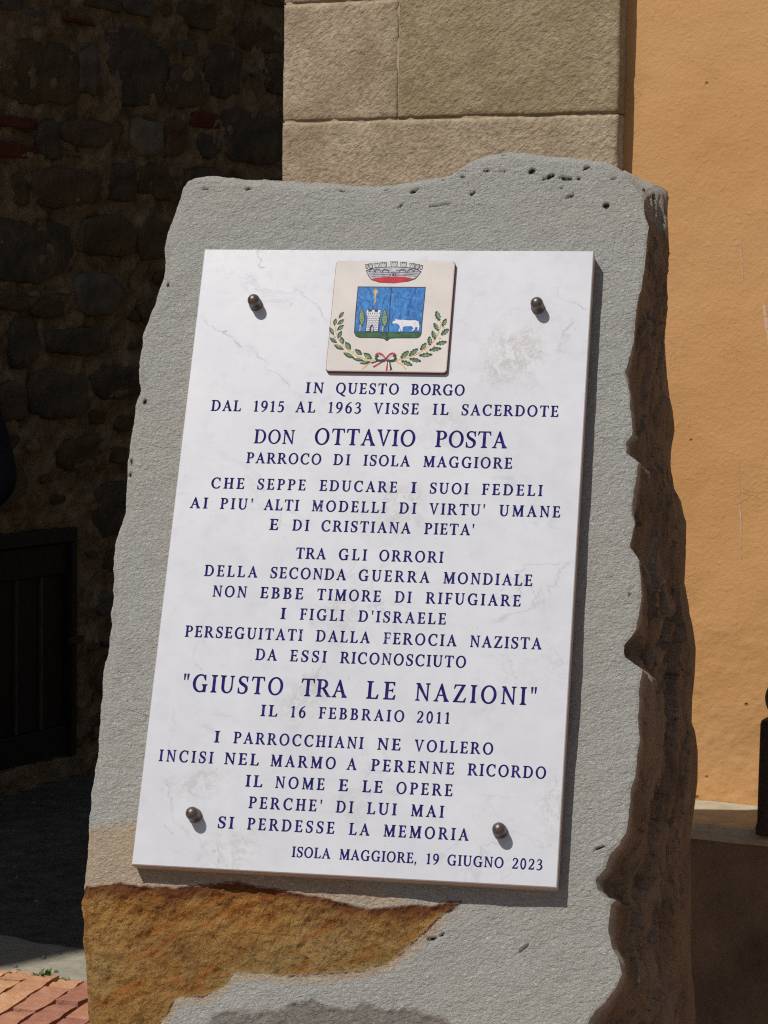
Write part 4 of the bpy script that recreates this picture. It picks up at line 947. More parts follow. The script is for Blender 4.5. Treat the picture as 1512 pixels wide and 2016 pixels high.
g = G().stem(.19); g.add(rect(.19, .95, .37, 1)); g.add(rect(.19, .455, .37, .505)); bowl(g, .36, .728, .272, .30); GL['P'] = (g, .70)
g = G().stem(.19); g.add(rect(.19, .95, .37, 1)); g.add(rect(.19, .465, .40, .515)); bowl(g, .36, .733, .267, .30); g.add([(.34, .50), (.49, .50), (.80, .05), (.86, .04), (.86, 0), (.67, 0)]); GL['R'] = (g, .84)
g = G().stem(.19); g.add(rect(.19, .95, .37, 1)); g.add(rect(.19, .49, .40, .54)); g.add(rect(.19, 0, .40, .05)); bowl(g, .355, .757, .243, .26); bowl(g, .375, .265, .268, .30); GL['B'] = (g, .74)
g = G().stroke([(.57, .80), (.50, .93), (.34, .98), (.18, .92), (.13, .75), (.22, .60), (.38, .50), (.52, .38), (.54, .20), (.44, .05), (.28, .01), (.14, .07), (.08, .22)], [.03, .06, .06, .08, .125, .15, .16, .15, .125, .08, .06, .06, .03])
g.add([(.55, 1.0), (.585, 1.0), (.585, .68), (.555, .68), (.50, .88)]); g.add([(.07, 0), (.10, 0), (.15, .10), (.095, .33), (.06, .33)]); GL['S'] = (g, .65)
g = G().add(rect(.10, 1 - TH, .68, 1)).add(rect(.05, 0, .70, TH)).add([(.52, .96), (.69, 1), (.23, .03), (.05, 0)]); g.add([(.10, 1), (.06, .76), (.09, .76), (.18, .95)]); g.add([(.70, 0), (.75, .26), (.715, .26), (.60, .05)]); GL['Z'] = (g, .78)
g = G().stem(.27, .13, top=False, half=.16); g.add([(.335, 1.0), (.31, 1.0), (.08, .89), (.09, .86), (.22, .88), (.335, .88)]); GL['1'] = (g, .50)
g = G().ring(.31, .5, .265, .51, .155, .465); GL['0'] = (g, .62)
g = G().stroke([(.10, .74), (.15, .92), (.30, .98), (.46, .90), (.49, .70), (.38, .45), (.20, .22), (.08, .06)], [.04, .08, .06, .10, .13, .11, .08, .06]).add(rect(.07, 0, .53, .10)).add([(.50, 0), (.56, .22), (.53, .22), (.46, .10), (.40, .05)]); GL['2'] = (g, .60)
g = G().stroke([(.10, .80), (.18, .95), (.32, .98), (.45, .88), (.44, .68), (.32, .55), (.20, .51)], [.04, .07, .06, .11, .12, .06, .045]).stroke([(.22, .53), (.38, .52), (.50, .38), (.50, .20), (.36, .03), (.20, .0), (.07, .08)], [.045, .07, .12, .14, .09, .06, .08]); GL['3'] = (g, .60)
g = G().add([(.18, .99), (.52, .99), (.50, .88), (.18, .88)]).add([(.16, .99), (.21, .99), (.16, .52), (.11, .50)]).stroke([(.12, .52), (.28, .62), (.44, .54), (.51, .34), (.44, .10), (.26, .0), (.07, .07)], [.04, .06, .11, .145, .11, .06, .08]); GL['5'] = (g, .60)
g = G().ring(.33, .31, .27, .33, .145, .28).stroke([(.52, 1.01), (.36, .93), (.19, .72), (.115, .45), (.115, .30)], [.03, .07, .12, .135, .10]); GL['6'] = (g, .64)
g = G().ring(.31, .69, .27, .33, .145, .28).stroke([(.12, -.01), (.28, .07), (.45, .28), (.525, .55), (.525, .70)], [.03, .07, .12, .135, .10]); GL['9'] = (g, .64)
g = G().add([(.06, 1.02), (.17, 1.02), (.125, .66), (.09, .66)]); GL["'"] = (g, .22)
g = G().add([(.04, 1.02), (.15, 1.02), (.105, .66), (.07, .66)]).add([(.23, 1.02), (.34, 1.02), (.295, .66), (.26, .66)]); GL['"'] = (g, .40)
g = G().ring(.12, .06, .075, .075, .001, .001).add([(.10, .0), (.19, .06), (.10, -.17), (.05, -.19)]); GL[','] = (g, .26)

def contours(g, wdt, bold=0.027):
    h = 0.0165; xs_ = np.arange(-0.09, wdt + 0.14, h); ys_ = np.arange(-0.32, 1.12, h)
    X, Y = np.meshgrid(xs_, ys_); D = g(X, Y) - bold; D = np.where(np.abs(D) < 1e-6, 1e-6, D)
    ny_, nx_ = D.shape; seg = {}
    ins = D < 0
    c = ins[:-1, :-1].astype(int) + 2 * ins[:-1, 1:] + 4 * ins[1:, 1:] + 8 * ins[1:, :-1]
    pt = {}
    def ep(kind, i, j):
        k = (kind, i, j)
        if k not in pt:
            if kind == 0: a, b_ = D[i, j], D[i, j + 1]; t_ = a / (a - b_); pt[k] = (xs_[j] + t_ * h, ys_[i])
            else: a, b_ = D[i, j], D[i + 1, j]; t_ = a / (a - b_); pt[k] = (xs_[j], ys_[i] + t_ * h)
        return k
    tab = {1: ['lb'], 2: ['br'], 3: ['lr'], 4: ['rt'], 5: ['lt', 'rb'], 6: ['bt'], 7: ['lt'], 8: ['tl'], 9: ['tb'], 10: ['bl', 'tr'], 11: ['tr'], 12: ['rl'], 13: ['rb'], 14: ['bl']}
    for i, j in zip(*np.where((c > 0) & (c < 15))):
        for sg in tab[int(c[i, j])]:
            e = {'b': (0, i, j), 't': (0, i + 1, j), 'l': (1, i, j), 'r': (1, i, j + 1)}
            k0, k1 = ep(*e[sg[0]]), ep(*e[sg[1]]); seg.setdefault(k0, []).append(k1); seg.setdefault(k1, []).append(k0)
    loops = []; used = set()
    for st in list(seg):
        if st in used: continue
        lp = [st]; used.add(st); cur = st
        while True:
            nx2 = [q for q in seg[cur] if q not in used]
            if not nx2: break
            cur = nx2[0]; used.add(cur); lp.append(cur)
        P_ = [pt[k] for k in lp]
        # simplify
        ch_ = True
        P_ = [p for i, p in enumerate(P_) if math.dist(p, P_[i - 1]) > 0.006]
        while ch_:
            ch_ = False; out = []; skip = False; n_ = len(P_)
            for i in range(n_):
                if skip: out.append(P_[i]); skip = False; continue
                a, b_, c_ = P_[i - 1], P_[i], P_[(i + 1) % n_]
                L = math.dist(a, c_) + 1e-9; dd = abs((c_[0] - a[0]) * (a[1] - b_[1]) - (a[0] - b_[0]) * (c_[1] - a[1])) / L
                if dd < 0.0026 and L < 0.5: ch_ = True; skip = True
                else: out.append(b_)
            P_ = out
            if len(P_) < 8: break
        if len(P_) > 3: loops.append(P_)
    return loops
CT = {ch_: contours(*GL[ch_]) for ch_ in GL}
CTL = {ch_: contours(*GL[ch_], bold=0.017) for ch_ in set('DONOTTAVIOPOSTA"GIUSTOTRALENAZIONI')}
def ctr(c_, ch_h): return CTL[c_] if ch_h > 0.0215 and c_ in CTL else CT[c_]
def glyph_ext(ch_):
    xs_ = [p[0] for lp in CT[ch_] for p in lp]; return min(xs_), max(xs_)

LINES = [  # word, photographed start and end; baseline point; cap height in photo px
 ([('IN', 601, 636.5), ('QUESTO', 660.5, 784.6), ('BORGO', 808.5, 914.3)], (603, 773.6), 20.6, None),
 ([('DAL', 414.8, 474.3), ('1915', 498.8, 558.6), ('AL', 580.8, 620.4), ('1963', 645.8, 710.4), ('VISSE', 734.4, 824.2), ('IL', 851.4, 883), ('SACERDOTE', 908.2, 1099.5)], (416, 808.6), 20.8, None),
 ([('DON', 498.8, 579, .86), ('OTTAVIO', 618, 817), ('POSTA', 855.5, 998.4)], (500, 872.6), 31.5, None),
 ([('PARROCO', 484.2, 631.8), ('DI', 655.6, 688.7), ('ISOLA', 714.8, 807), ('MAGGIORE', 833, 1008.3)], (486, 911.5), 20.8, None),
 ([('CHE', 414.9, 480.7), ('SEPPE', 506, 601.4), ('EDUCARE', 628.4, 781.6), ('I', 808.4, 819.5), ('SUOI', 845.6, 921.9), ('FEDELI', 948, 1068)], (480, 962.6), 20.8, None),
 ([('AI', 373, 408.3), ("PIU'", 432.6, 496.6), ('ALTI', 518.6, 587.9), ('MODELLI', 613.3, 758.9), ('DI', 785, 819), ("VIRTU'", 844, 954), ('UMANE', 982, 1103)], (375, 1000.2), 21, None),
 ([('E', 529.7, 547.7), ('DI', 574.7, 608), ('CRISTIANA', 631.8, 808.4), ("PIETA'", 834.6, 932.7)], (530, 1043), 21.2, None),
 ([('TRA', 581.3, 641.6), ('GLI', 666, 721.7), ('ORRORI', 745.8, 872.4)], (588, 1099.7), 21.4, None),
 ([('DELLA', 401.4, 506.7), ('SECONDA', 531.8, 681.3), ('GUERRA', 705, 845.6), ('MONDIALE', 872.4, 1048)], (402, 1133.8), 21.5, None),
 ([('NON', 418, 485), ('EBBE', 511.4, 596.6), ('TIMORE', 623, 749.6), ('DI', 776.4, 809.8), ('RIFUGIARE', 837.5, 1025)], (420, 1174.3), 21.5, None),
 ([('I', 551.6, 562), ('FIGLI', 589.5, 677), ("D'ISRAELE", 704.8, 877.8)], (555, 1218.5), 21.6, None),
 ([('PERSEGUITATI', 363.3, 595.3), ('DALLA', 621, 728.3), ('FEROCIA', 754, 899), ('NAZISTA', 924.9, 1066.4)], (365, 1253.4), 21.8, None),
 ([('DA', 502, 545), ('ESSI', 570, 642.4), ('RICONOSCIUTO', 668.8, 917)], (505, 1299.2), 22, None),
 ([('"GIUSTO', 358.5, 556.4), ('TRA', 590.8, 683), ('LE', 719.8, 778.6), ('NAZIONI"', 816.4, 1055.8)], (378, 1361.4), 33.8, None),
 ([('IL', 512.4, 546), ('16', 571.7, 601), ('FEBBRAIO', 626.7, 795.2), ('2011', 820, 884.5)], (515, 1409.6), 21.9, None),
 ([('I', 421, 432.8), ('PARROCCHIANI', 458.7, 714.9), ('NE', 742.3, 788.6), ('VOLLERO', 814.7, 970.5)], (425, 1461.5), 22.2, None),
 ([('INCISI', 312, 419), ('NEL', 441, 509.5), ('MARMO', 532, 660.3), ('A', 681.7, 702), ('PERENNE', 729.8, 894), ('RICORDO', 920, 1074.7)], (315, 1498.3), 22.4, None),
 ([('IL', 482.5, 516.4), ('NOME', 541.3, 638.6), ('E', 665.9, 685), ('LE', 712.6, 753), ('OPERE', 779.4, 890.8)], (485, 1548.3), 22.5, None),
 ([("PERCHE'", 488.6, 632.8), ('DI', 660.5, 695), ('LUI', 721.5, 780.4), ('MAI', 808.5, 873.6)], (490, 1590.8), 22.5, None),
 ([('SI', 428.3, 459.5), ('PERDESSE', 485.7, 658), ('LA', 686.2, 727.4), ('MEMORIA', 754.6, 922.6)], (430, 1630), 22.7, None),
 ([('ISOLA', 573.8, 650.5), ('MAGGIORE,', 667.7, 819.7), ('19', 838.9, 863.7), ('GIUGNO', 880, 991), ('2023', 1008, 1067.7)], (576, 1686.9), 20.2, None),
]
WEAR = {(1, 3, 0): .5, (5, 3, 0): .45, (11, 0, 11): .35, (11, 2, 0): .45, (12, 1, 0): .42, (10, 2, 3): .4, (10, 2, 2): .2, (0, 1, 2): .28, (2, 1, 0): .1, (8, 2, 3): .35, (12, 2, 4): .35, (7, 2, 2): .25, (9, 3, 0): .3, (3, 0, 6): .25, (8, 1, 2): .2, (6, 2, 0): .18, (4, 2, 0): .18, (11, 0, 11): .4}
letters = []
ROWOFF = 0.0
for li, (words, (bx, by), cap, _) in enumerate(LINES):
    ub, vb = pl(bx, by); cu, cvv = pl(bx, by - cap); caph = (cvv - vb)
    for wi, wd in enumerate(words):
        txt, x0, x1 = wd[0], wd[1], wd[2]; ch_h = caph * (wd[3] if len(wd) > 3 else 1.0)
        # the photographed row of this word on the plaque
        ys_ = by + (x0 - bx) * 0.03
        for _i in range(5):
            a0 = pl(x0, ys_)
            ys_ += (a0[1] - vb) / (-(pl(x0, ys_ + 1)[1] - a0[1]))
        u0 = pl(x0, ys_)[0] - 0.0; y2 = ys_ + (x1 - x0) * 0.03
        for _i in range(5):
            a1 = pl(x1, y2); y2 += (a1[1] - vb) / (-(pl(x1, y2 + 1)[1] - a1[1]))
        u1 = pl(x1, y2)[0]
        ex = [glyph_ext(c_) for c_ in txt]; nat = sum(GL[c_][1] for c_ in txt) - ex[0][0] - (GL[txt[-1]][1] - ex[-1][1])
        n_ = len(txt); tot = (u1 - u0) / ch_h
        sxx = 1.0
        if n_ > 1:
            gap = (tot - nat) / (n_ - 1)
            if gap > 0.26 or gap < 0.03:
                gap2 = min(max(gap, 0.03), 0.26); sxx = (tot - gap2 * (n_ - 1)) / nat; gap = gap2
        else: gap = 0; sxx = tot / nat
        sxx = min(max(sxx, .8), 1.25)
        cur = u0 - ex[0][0] * ch_h * sxx
        for ci, c_ in enumerate(txt):
            letters.append((li * 10 + wi, c_, cur, vb, ch_h, sxx, WEAR[(li, wi, ci)] * 0.62 if (li, wi, ci) in WEAR else random.uniform(-.12, .03)))
            cur += (GL[c_][1] * sxx + gap) * ch_h
# ------------------------------------------------ plaque: face with the letters cut into it
plaque = empty('marble_plaque', PLM)
tag(plaque, 'white veined marble plaque with incised blue lettering, bolted to the grey rock slab', 'plaque')
hw, hh = PW / 2, PH / 2; BV = 0.0012
verts = [Vector((-hw + BV, -hh + BV)), Vector((hw - BV, -hh + BV)), Vector((hw - BV, hh - BV)), Vector((-hw + BV, hh - BV))]
edges = [(0, 1), (1, 2), (2, 3), (3, 0)]
lb = []
for (li, c_, u0, v0, ch_h, sxx, wr) in letters:
    a = len(verts)
    for lp in ctr(c_, ch_h):
        b0 = len(verts)
        for (x, y) in lp: verts.append(Vector((u0 + x * ch_h * sxx, v0 + y * ch_h)))
        n_ = len(lp)
        for i in range(n_): edges.append((b0 + i, b0 + (i + 1) % n_))
    lb.append((a, len(verts)))
res_ = delaunay_2d_cdt(verts, edges, [], 0, 1e-7)
cv, cf = np.array([(v.x, v.y) for v in res_[0]]), np.array([f for f in res_[2] if len(f) == 3])
cen = cv[cf].mean(1)
owner = np.full(len(cf), -1)
for k, (li, c_, u0, v0, ch_h, sxx, wr) in enumerate(letters):
    gg, wdt = GL[c_]
    sel = np.where((cen[:, 0] > u0 - .1 * ch_h) & (cen[:, 0] < u0 + (wdt * sxx + .15) * ch_h) & (cen[:, 1] > v0 - .3 * ch_h) & (cen[:, 1] < v0 + 1.1 * ch_h) & (owner < 0))[0]
    if len(sel) == 0: continue
    X = (cen[sel, 0] - u0) / ch_h / sxx; Y = (cen[sel, 1] - v0) / ch_h
    odd = np.zeros(len(sel), bool)
    for lp in ctr(c_, ch_h): odd ^= sdf_poly(X, Y, lp) < 0
    owner[sel[odd]] = k
ff = cf[owner < 0]; nV = len(cv)
Vp = [(x, y, 0.0) for x, y in cv]; Fp = [tuple(map(int, f)) for f in ff]
def orient(tri_):
    a, b_, c_ = (cv[i] for i in tri_); return (b_[0] - a[0]) * (c_[1] - a[1]) - (b_[1] - a[1]) * (c_[0] - a[0]) > 0
Fp = [f if orient(f) else f[::-1] for f in Fp]
mi = [0] * len(Fp)
b0 = len(Vp)
for (x, y, z) in ((-hw, -hh, -BV), (hw, -hh, -BV), (hw, hh, -BV), (-hw, hh, -BV), (-hw, -hh, -0.029), (hw, -hh, -0.029), (hw, hh, -0.029), (-hw, hh, -0.029)): Vp.append((x, y, z))
cidx = [int(np.argmin(np.hypot(cv[:, 0] - x, cv[:, 1] - y))) for x, y in ((-hw + BV, -hh + BV), (hw - BV, -hh + BV), (hw - BV, hh - BV), (-hw + BV, hh - BV))]
for i in range(4):
    j = (i + 1) % 4; Fp.append((b0 + i, b0 + j, cidx[j], cidx[i])); mi.append(0); Fp.append((b0 + 4 + i, b0 + 4 + j, b0 + j, b0 + i)); mi.append(1)
Fp.append((b0 + 7, b0 + 6, b0 + 5, b0 + 4)); mi.append(1)
pme = mesh('slab', Vp, Fp); so = link('slab', pme, [M_MARBLE, M_TANEDGE], plaque); pme.polygons.foreach_set('material_index', mi)
DEPTH = 0.0009
for li in sorted(set(L[0] for L in letters)):
    ks = [k for k, L in enumerate(letters) if L[0] == li]; Vl = []; Fl_ = []; wv = []
    for k in ks:
        fk = cf[owner == k]
        if len(fk) == 0: continue
        from collections import Counter
        ec = Counter()
        fo = []
        for f in fk:
            f = tuple(map(int, f)); f = f if orient(f) else f[::-1]; fo.append(f)
            for i in range(3): ec[(f[i], f[(i + 1) % 3])] += 1
        mp = {}; 
        def vid(i, z):
            if (i, z) not in mp: mp[(i, z)] = len(Vl); Vl.append((float(cv[i][0]), float(cv[i][1]), z)); wv.append(letters[k][6])
            return mp[(i, z)]
        for f in fo: Fl_.append(tuple(vid(i, -DEPTH) for i in f))
        for (a, b_) in list(ec):
            if (b_, a) not in ec: Fl_.append((vid(a, 0.0), vid(b_, 0.0), vid(b_, -DEPTH), vid(a, -DEPTH)))
    lm = mesh('incised_word', Vl, Fl_); at = lm.attributes.new('wear', 'FLOAT', 'POINT'); at.data.foreach_set('value', np.array(wv, dtype=np.float32))
    link('incised_word', lm, M_PAINT, plaque)
# four bolts with domed ends
bolt_prof = [(0.0102, 0.0), (0.0102, 0.004), (0.0088, 0.006), (0.0086, 0.0105), (0.0094, 0.0115), (0.0094, 0.0165)] + [(0.0094 * math.cos(a), 0.0165 + 0.0094 * math.sin(a)) for a in (0.3, 0.6, 0.9, 1.2, 1.45)]
bolt0 = None
for (x, y) in ((504, 600), (1059, 606), (384, 1606), (985, 1637)):
    u0, v0 = pl(x, y)
    if bolt0 is None: bolt0 = lathe('bolt', bolt_prof, M_BOLT, plaque, 28); o = bolt0
    else: o = bolt0.copy(); COL.objects.link(o); o.parent = plaque
    o.location = (u0, v0, 0.0)

# ================================================================== ceramic tile with the municipal arms
Q = [(661.7, 513.4), (897.8, 515.4), (879.0, 735.0), (640.8, 731.0)]
q_pl = [pl(*p, 0.006) for p in Q]
tw = (math.dist(q_pl[0], q_pl[1]) + math.dist(q_pl[3], q_pl[2])) / 2; thh = (math.dist(q_pl[0], q_pl[3]) + math.dist(q_pl[1], q_pl[2])) / 2
tcx = sum(p[0] for p in q_pl) / 4; tcy = sum(p[1] for p in q_pl) / 4
tile = empty('ceramic_tile', PLM @ Matrix.Translation((tcx, tcy, 0)))
tag(tile, 'cream glazed ceramic tile with a painted coat of arms, fixed above the lettering', 'tile')
def glaze(name, c1, c2, sc=60, rough=0.14, stretch=(1, 1, 1), dist=0.0):
    b = NB(name, rough if name == 'cream_glaze' else 0.4, 0.5 if name == 'cream_glaze' else 0.18); b.done(b.ramp(b.noise(sc, 4, 0.6, co=b.mapping(stretch), dist=dist), [(0.35, c1), (0.65, c2)])); b.p.inputs['Coat Weight'].default_value = 0.3 if name == 'cream_glaze' else 0.0; b.p.inputs['Coat Roughness'].default_value = 0.08; return b.m
M_GLAZE = glaze('cream_glaze', (0.62, 0.575, 0.53), (0.70, 0.655, 0.605), 14)
b = NB('tile_biscuit', 0.85, 0.2); M_BISC = b.done((0.20, 0.055, 0.035))
# rounded body: cream top, terracotta rim
def rrect(w_, h, r, seg=6):
    P_ = []
    for cx, cy, a0 in ((w_ / 2 - r, h / 2 - r, 0), (-w_ / 2 + r, h / 2 - r, 90), (-w_ / 2 + r, -h / 2 + r, 180), (w_ / 2 - r, -h / 2 + r, 270)):
        for k in range(seg + 1): a = R_(a0 + 90 * k / seg); P_.append((cx + r * math.cos(a), cy + r * math.sin(a)))
    return P_
Vv = []; rings = [(0, 0.0004), (0, 0.0048), (0.0008, 0.0060), (0.0022, 0.0066)]
for ins_, z in rings: Vv += [(x, y, z) for x, y in rrect(tw - 2 * ins_, thh - 2 * ins_, 0.005)]
n_ = len(rrect(tw, thh, .005)); Ff = []; mi = []
for i in range(len(rings) - 1):
    for k in range(n_): Ff.append((i * n_ + k, i * n_ + (k + 1) % n_, (i + 1) * n_ + (k + 1) % n_, (i + 1) * n_ + k)); mi.append(1 if i < 2 else 0)
Ff.append(tuple(range(3 * n_, 4 * n_))); mi.append(0)
tm = mesh('tile_body', Vv, Ff); link('tile_body', tm, [M_GLAZE, M_BISC], tile); tm.polygons.foreach_set('material_index', mi)
# drawing coordinates = the enlarged crop (origin 620,490, scale 5.04)
def tq(x, y):
    u0, v0 = pl(620 + x / 5.04, 490 + y / 5.04, 0.0066); return (u0 - tcx, v0 - tcy)
class Art:
    def __init__(s, name, parent): s.name = name; s.parent = parent; s.V = []; s.F = []; s.M = []; s.mats = []
    def poly(s, pts, mat, layer):
        if mat not in s.mats: s.mats.append(mat)
        b0 = len(s.V); s.V += [(*tq(x, y), 0.0066 + 0.00007 * layer) for x, y in pts]; P_ = [s.V[b0 + i][:2] for i in range(len(pts))]
        ar = sum(P_[i - 1][0] * P_[i][1] - P_[i][0] * P_[i - 1][1] for i in range(len(P_)))
        f = tuple(range(b0, b0 + len(pts))); s.F.append(f if ar > 0 else f[::-1]); s.M.append(s.mats.index(mat)); return s
    def line(s, pts, wd, mat, layer):
        for i in range(len(pts) - 1):
            (x0, y0), (x1, y1) = pts[i], pts[i + 1]; L = math.dist(pts[i], pts[i + 1]) + 1e-6; nx_, ny_ = -(y1 - y0) / L * wd / 2, (x1 - x0) / L * wd / 2
            s.poly([(x0 + nx_, y0 + ny_), (x1 + nx_, y1 + ny_), (x1 - nx_, y1 - ny_), (x0 - nx_, y0 - ny_)], mat, layer + 0.13 * (i % 2))
        return s
    def build(s):
        me_ = mesh(s.name, s.V, s.F); o = link(s.name, me_, s.mats, s.parent); me_.polygons.foreach_set('material_index', s.M); return o
g_ink = glaze('crest_ink', (0.006, 0.007, 0.012), (0.015, 0.015, 0.026)); g_blue = glaze('crest_blue', (0.006, 0.06, 0.27), (0.03, 0.25, 0.60), 75, stretch=(2.2, 1, 1), dist=1.8)
g_green = glaze('crest_green', (0.008, 0.06, 0.025), (0.03, 0.13, 0.05), 120); g_leafl = glaze('crest_leaf_light', (0.11, 0.21, 0.09), (0.24, 0.36, 0.18), 160)
g_leafd = glaze('crest_leaf_dark', (0.010, 0.028, 0.014), (0.025, 0.055, 0.025), 160); g_red = glaze('crest_red', (0.36, 0.005, 0.015), (0.50, 0.015, 0.03), 90)
g_grey = glaze('crest_grey', (0.30, 0.30, 0.34), (0.52, 0.52, 0.57), 150); g_white = glaze('crest_white', (0.60, 0.60, 0.66), (0.68, 0.68, 0.72), 90); g_gold = glaze('crest_gold', (0.48, 0.30, 0.05), (0.66, 0.46, 0.13), 120)
# crown
cr_ = Art('mural_crown', tile)
cr_.poly([(505, 215), (560, 190), (640, 180), (780, 175), (920, 182), (1005, 195), (1060, 225), (1030, 265), (1000, 300), (930, 325), (780, 343), (640, 335), (560, 310), (530, 270)], g_ink, 1)
cr_.poly([(515, 222), (565, 197), (640, 187), (780, 182), (920, 189), (1000, 202), (1050, 228), (1020, 262), (995, 292), (930, 300), (780, 290), (640, 300), (562, 300), (538, 268)], g_grey, 2)
cr_.poly([(562, 303), (600, 288), (680, 278), (780, 274), (880, 278), (940, 286), (975, 298), (930, 318), (860, 332), (780, 338), (680, 334), (610, 322)], g_red, 3)
for (x, y, w_, h) in ((500, 158, 30, 40), (535, 150, 40, 44), (592, 143, 46, 46), (652, 138, 58, 48), (752, 130, 66, 52), (848, 136, 60, 48), (940, 148, 52, 44), (996, 156, 40, 44), (1038, 166, 30, 40)):
    cr_.poly([(x - 4, y - 5), (x + w_ + 5, y - 5), (x + w_ - 2, y + h), (x + 4, y + h)], g_ink, 4)
    cr_.poly([(x, y), (x + w_ * .25, y), (x + w_ * .25, y + h * .22), (x + w_ * .4, y + h * .22), (x + w_ * .4, y), (x + w_ * .62, y), (x + w_ * .62, y + h * .22), (x + w_ * .78, y + h * .22), (x + w_ * .78, y), (x + w_, y), (x + w_ - 8, y + h * .9), (x + 9, y + h * .9)], g_grey, 5)
for cx in (570, 620, 700, 870, 950, 1010):
    cr_.line([(cx - 34, 232), (cx - 20, 208), (cx, 200), (cx + 20, 208), (cx + 34, 232)], 6, g_ink, 6)
for y in (222, 240, 256, 270): cr_.line([(530 + (y - 222) * .5, y + 2), (640, y - 4 + (y - 222) * .1), (745, y - 8 + (y - 222) * .15)], 3, g_ink, 6); cr_.line([(800, y - 8), (900, y - 4), (1030 - (y - 222) * .5, y + 2)], 3, g_ink, 6)
cr_.poly([(748, 268), (750, 240), (765, 228), (785, 228), (800, 240), (802, 268)], g_ink, 7).poly([(756, 268), (758, 244), (775, 234), (793, 244), (795, 268)], g_grey, 8).poly([(766, 266), (768, 248), (778, 243), (788, 248), (790, 266)], g_ink, 9); cr_.build()
# shield
sh = Art('shield', tile)
sh.poly([(425, 372), (1100, 378), (1090, 500), (1070, 700), (1058, 850), (1040, 878), (1010, 888), (800, 888), (745, 893), (713, 918), (685, 893), (620, 886), (440, 884), (405, 868), (388, 830), (400, 640), (415, 480)], g_ink, 1)
sh.poly([(433, 381), (754, 383), (742, 560), (725, 822), (397, 820), (410, 640), (425, 480)], g_blue, 2)
sh.poly([(764, 384), (1091, 386), (1080, 520), (1062, 700), (1050, 825), (732, 823), (750, 560)], g_blue, 2)
sh.poly([(397, 828), (710, 829), (710, 905), (690, 885), (620, 877), (445, 876), (412, 862), (399, 845)], g_green, 3)
sh.poly([(722, 829), (1052, 832), (1048, 852), (1034, 872), (1005, 880), (800, 880), (745, 884), (722, 905)], g_green, 3)
sh_o = sh.build()
tw_ = Art('tower', sh_o)
tw_.poly([(500, 820), (515, 680), (505, 600), (660, 604), (645, 690), (632, 820)], g_ink, 4)
tw_.poly([(508, 816), (523, 680), (512, 650), (514, 605), (530, 605), (530, 624), (566, 625), (566, 606), (592, 607), (592, 626), (626, 627), (626, 607), (652, 608), (648, 655), (636, 690), (624, 816)], g_white, 5)
for k, y in enumerate(range(655, 815, 18)):
    tw_.line([(516, y), (638, y + 2)], 3, g_ink, 6)
    for x in range(530 + (k % 2) * 14, 632, 28): tw_.line([(x, y), (x - 1, y + 17)], 2.5, g_ink, 6)
tw_.poly([(540, 820), (546, 770), (565, 750), (580, 762), (584, 820)], g_ink, 7).poly([(556, 820), (560, 780), (572, 768), (577, 790), (578, 820)], g_grey, 8)
for x in range(522, 640, 22): tw_.poly([(x, 634), (x + 14, 634), (x + 7, 650)], g_ink, 6)
tw_.build()
for (cx, y0, y1, w_) in ((458, 578, 770, 36), (684, 590, 785, 38)):
    cyp = Art('cypress', sh_o); pts = [(cx + 8 + dx * w_, y0 + dy * (y1 - y0)) for dx, dy in ((0, 0), (.5, .2), (.9, .5), (.75, .75), (.1, 1), (-.6, .85), (-.95, .6), (-.7, .3))]
    cyp.poly(pts, g_leafd, 4); cyp.poly([(cx + 6 + (x - cx - 6) * .72, (y - y0) * .86 + y0 + 12) for x, y in pts], g_leafl, 5); cyp.line([(cx - 6, y1 - 20), (cx - 14, 818)], 9, g_gold, 4)
    for k in range(5): cyp.line([(cx - 16, y0 + 60 + k * 24), (cx + 18, y0 + 44 + k * 24)], 4, g_leafd, 6)
    cyp.build()
cm = Art('comet', sh_o); st = []
for k in range(16): a = k * math.pi / 8; r = 32 if k % 2 == 0 else 15; st.append((602 + r * math.cos(a), 424 + r * math.sin(a)))
cm.poly(st, g_gold, 4); cm.poly([(592, 440), (610, 440), (603, 480), (608, 515), (588, 558), (583, 550), (596, 510), (590, 480)], g_gold, 5); cm.build()
ox_ = Art('white_ox', sh_o); bod = [(768, 735), (775, 715), (800, 712), (795, 698), (818, 700), (845, 706), (870, 702), (930, 710), (1000, 708), (1030, 722), (1038, 770), (1030, 812), (1016, 812), (1020, 780), (1000, 775), (990, 800), (965, 822), (958, 815), (978, 788), (960, 768), (900, 768), (872, 775), (868, 818), (852, 820), (852, 790), (840, 822), (828, 820), (846, 775), (828, 748), (800, 738), (780, 745)]
cxm, cym = sum(p[0] for p in bod) / len(bod), sum(p[1] for p in bod) / len(bod)
ox_.poly([(cxm + (x - cxm) * 1.035, cym + (y - cym) * 1.07) for x, y in bod], g_ink, 4); ox_.poly(bod, g_white, 5); ox_.line([(870, 712), (862, 740), (880, 765)], 3, g_grey, 6); ox_.line([(1000, 720), (985, 750), (1000, 772)], 3, g_grey, 6); ox_.line([(800, 700), (790, 690)], 4, g_gold, 5); ox_.build()
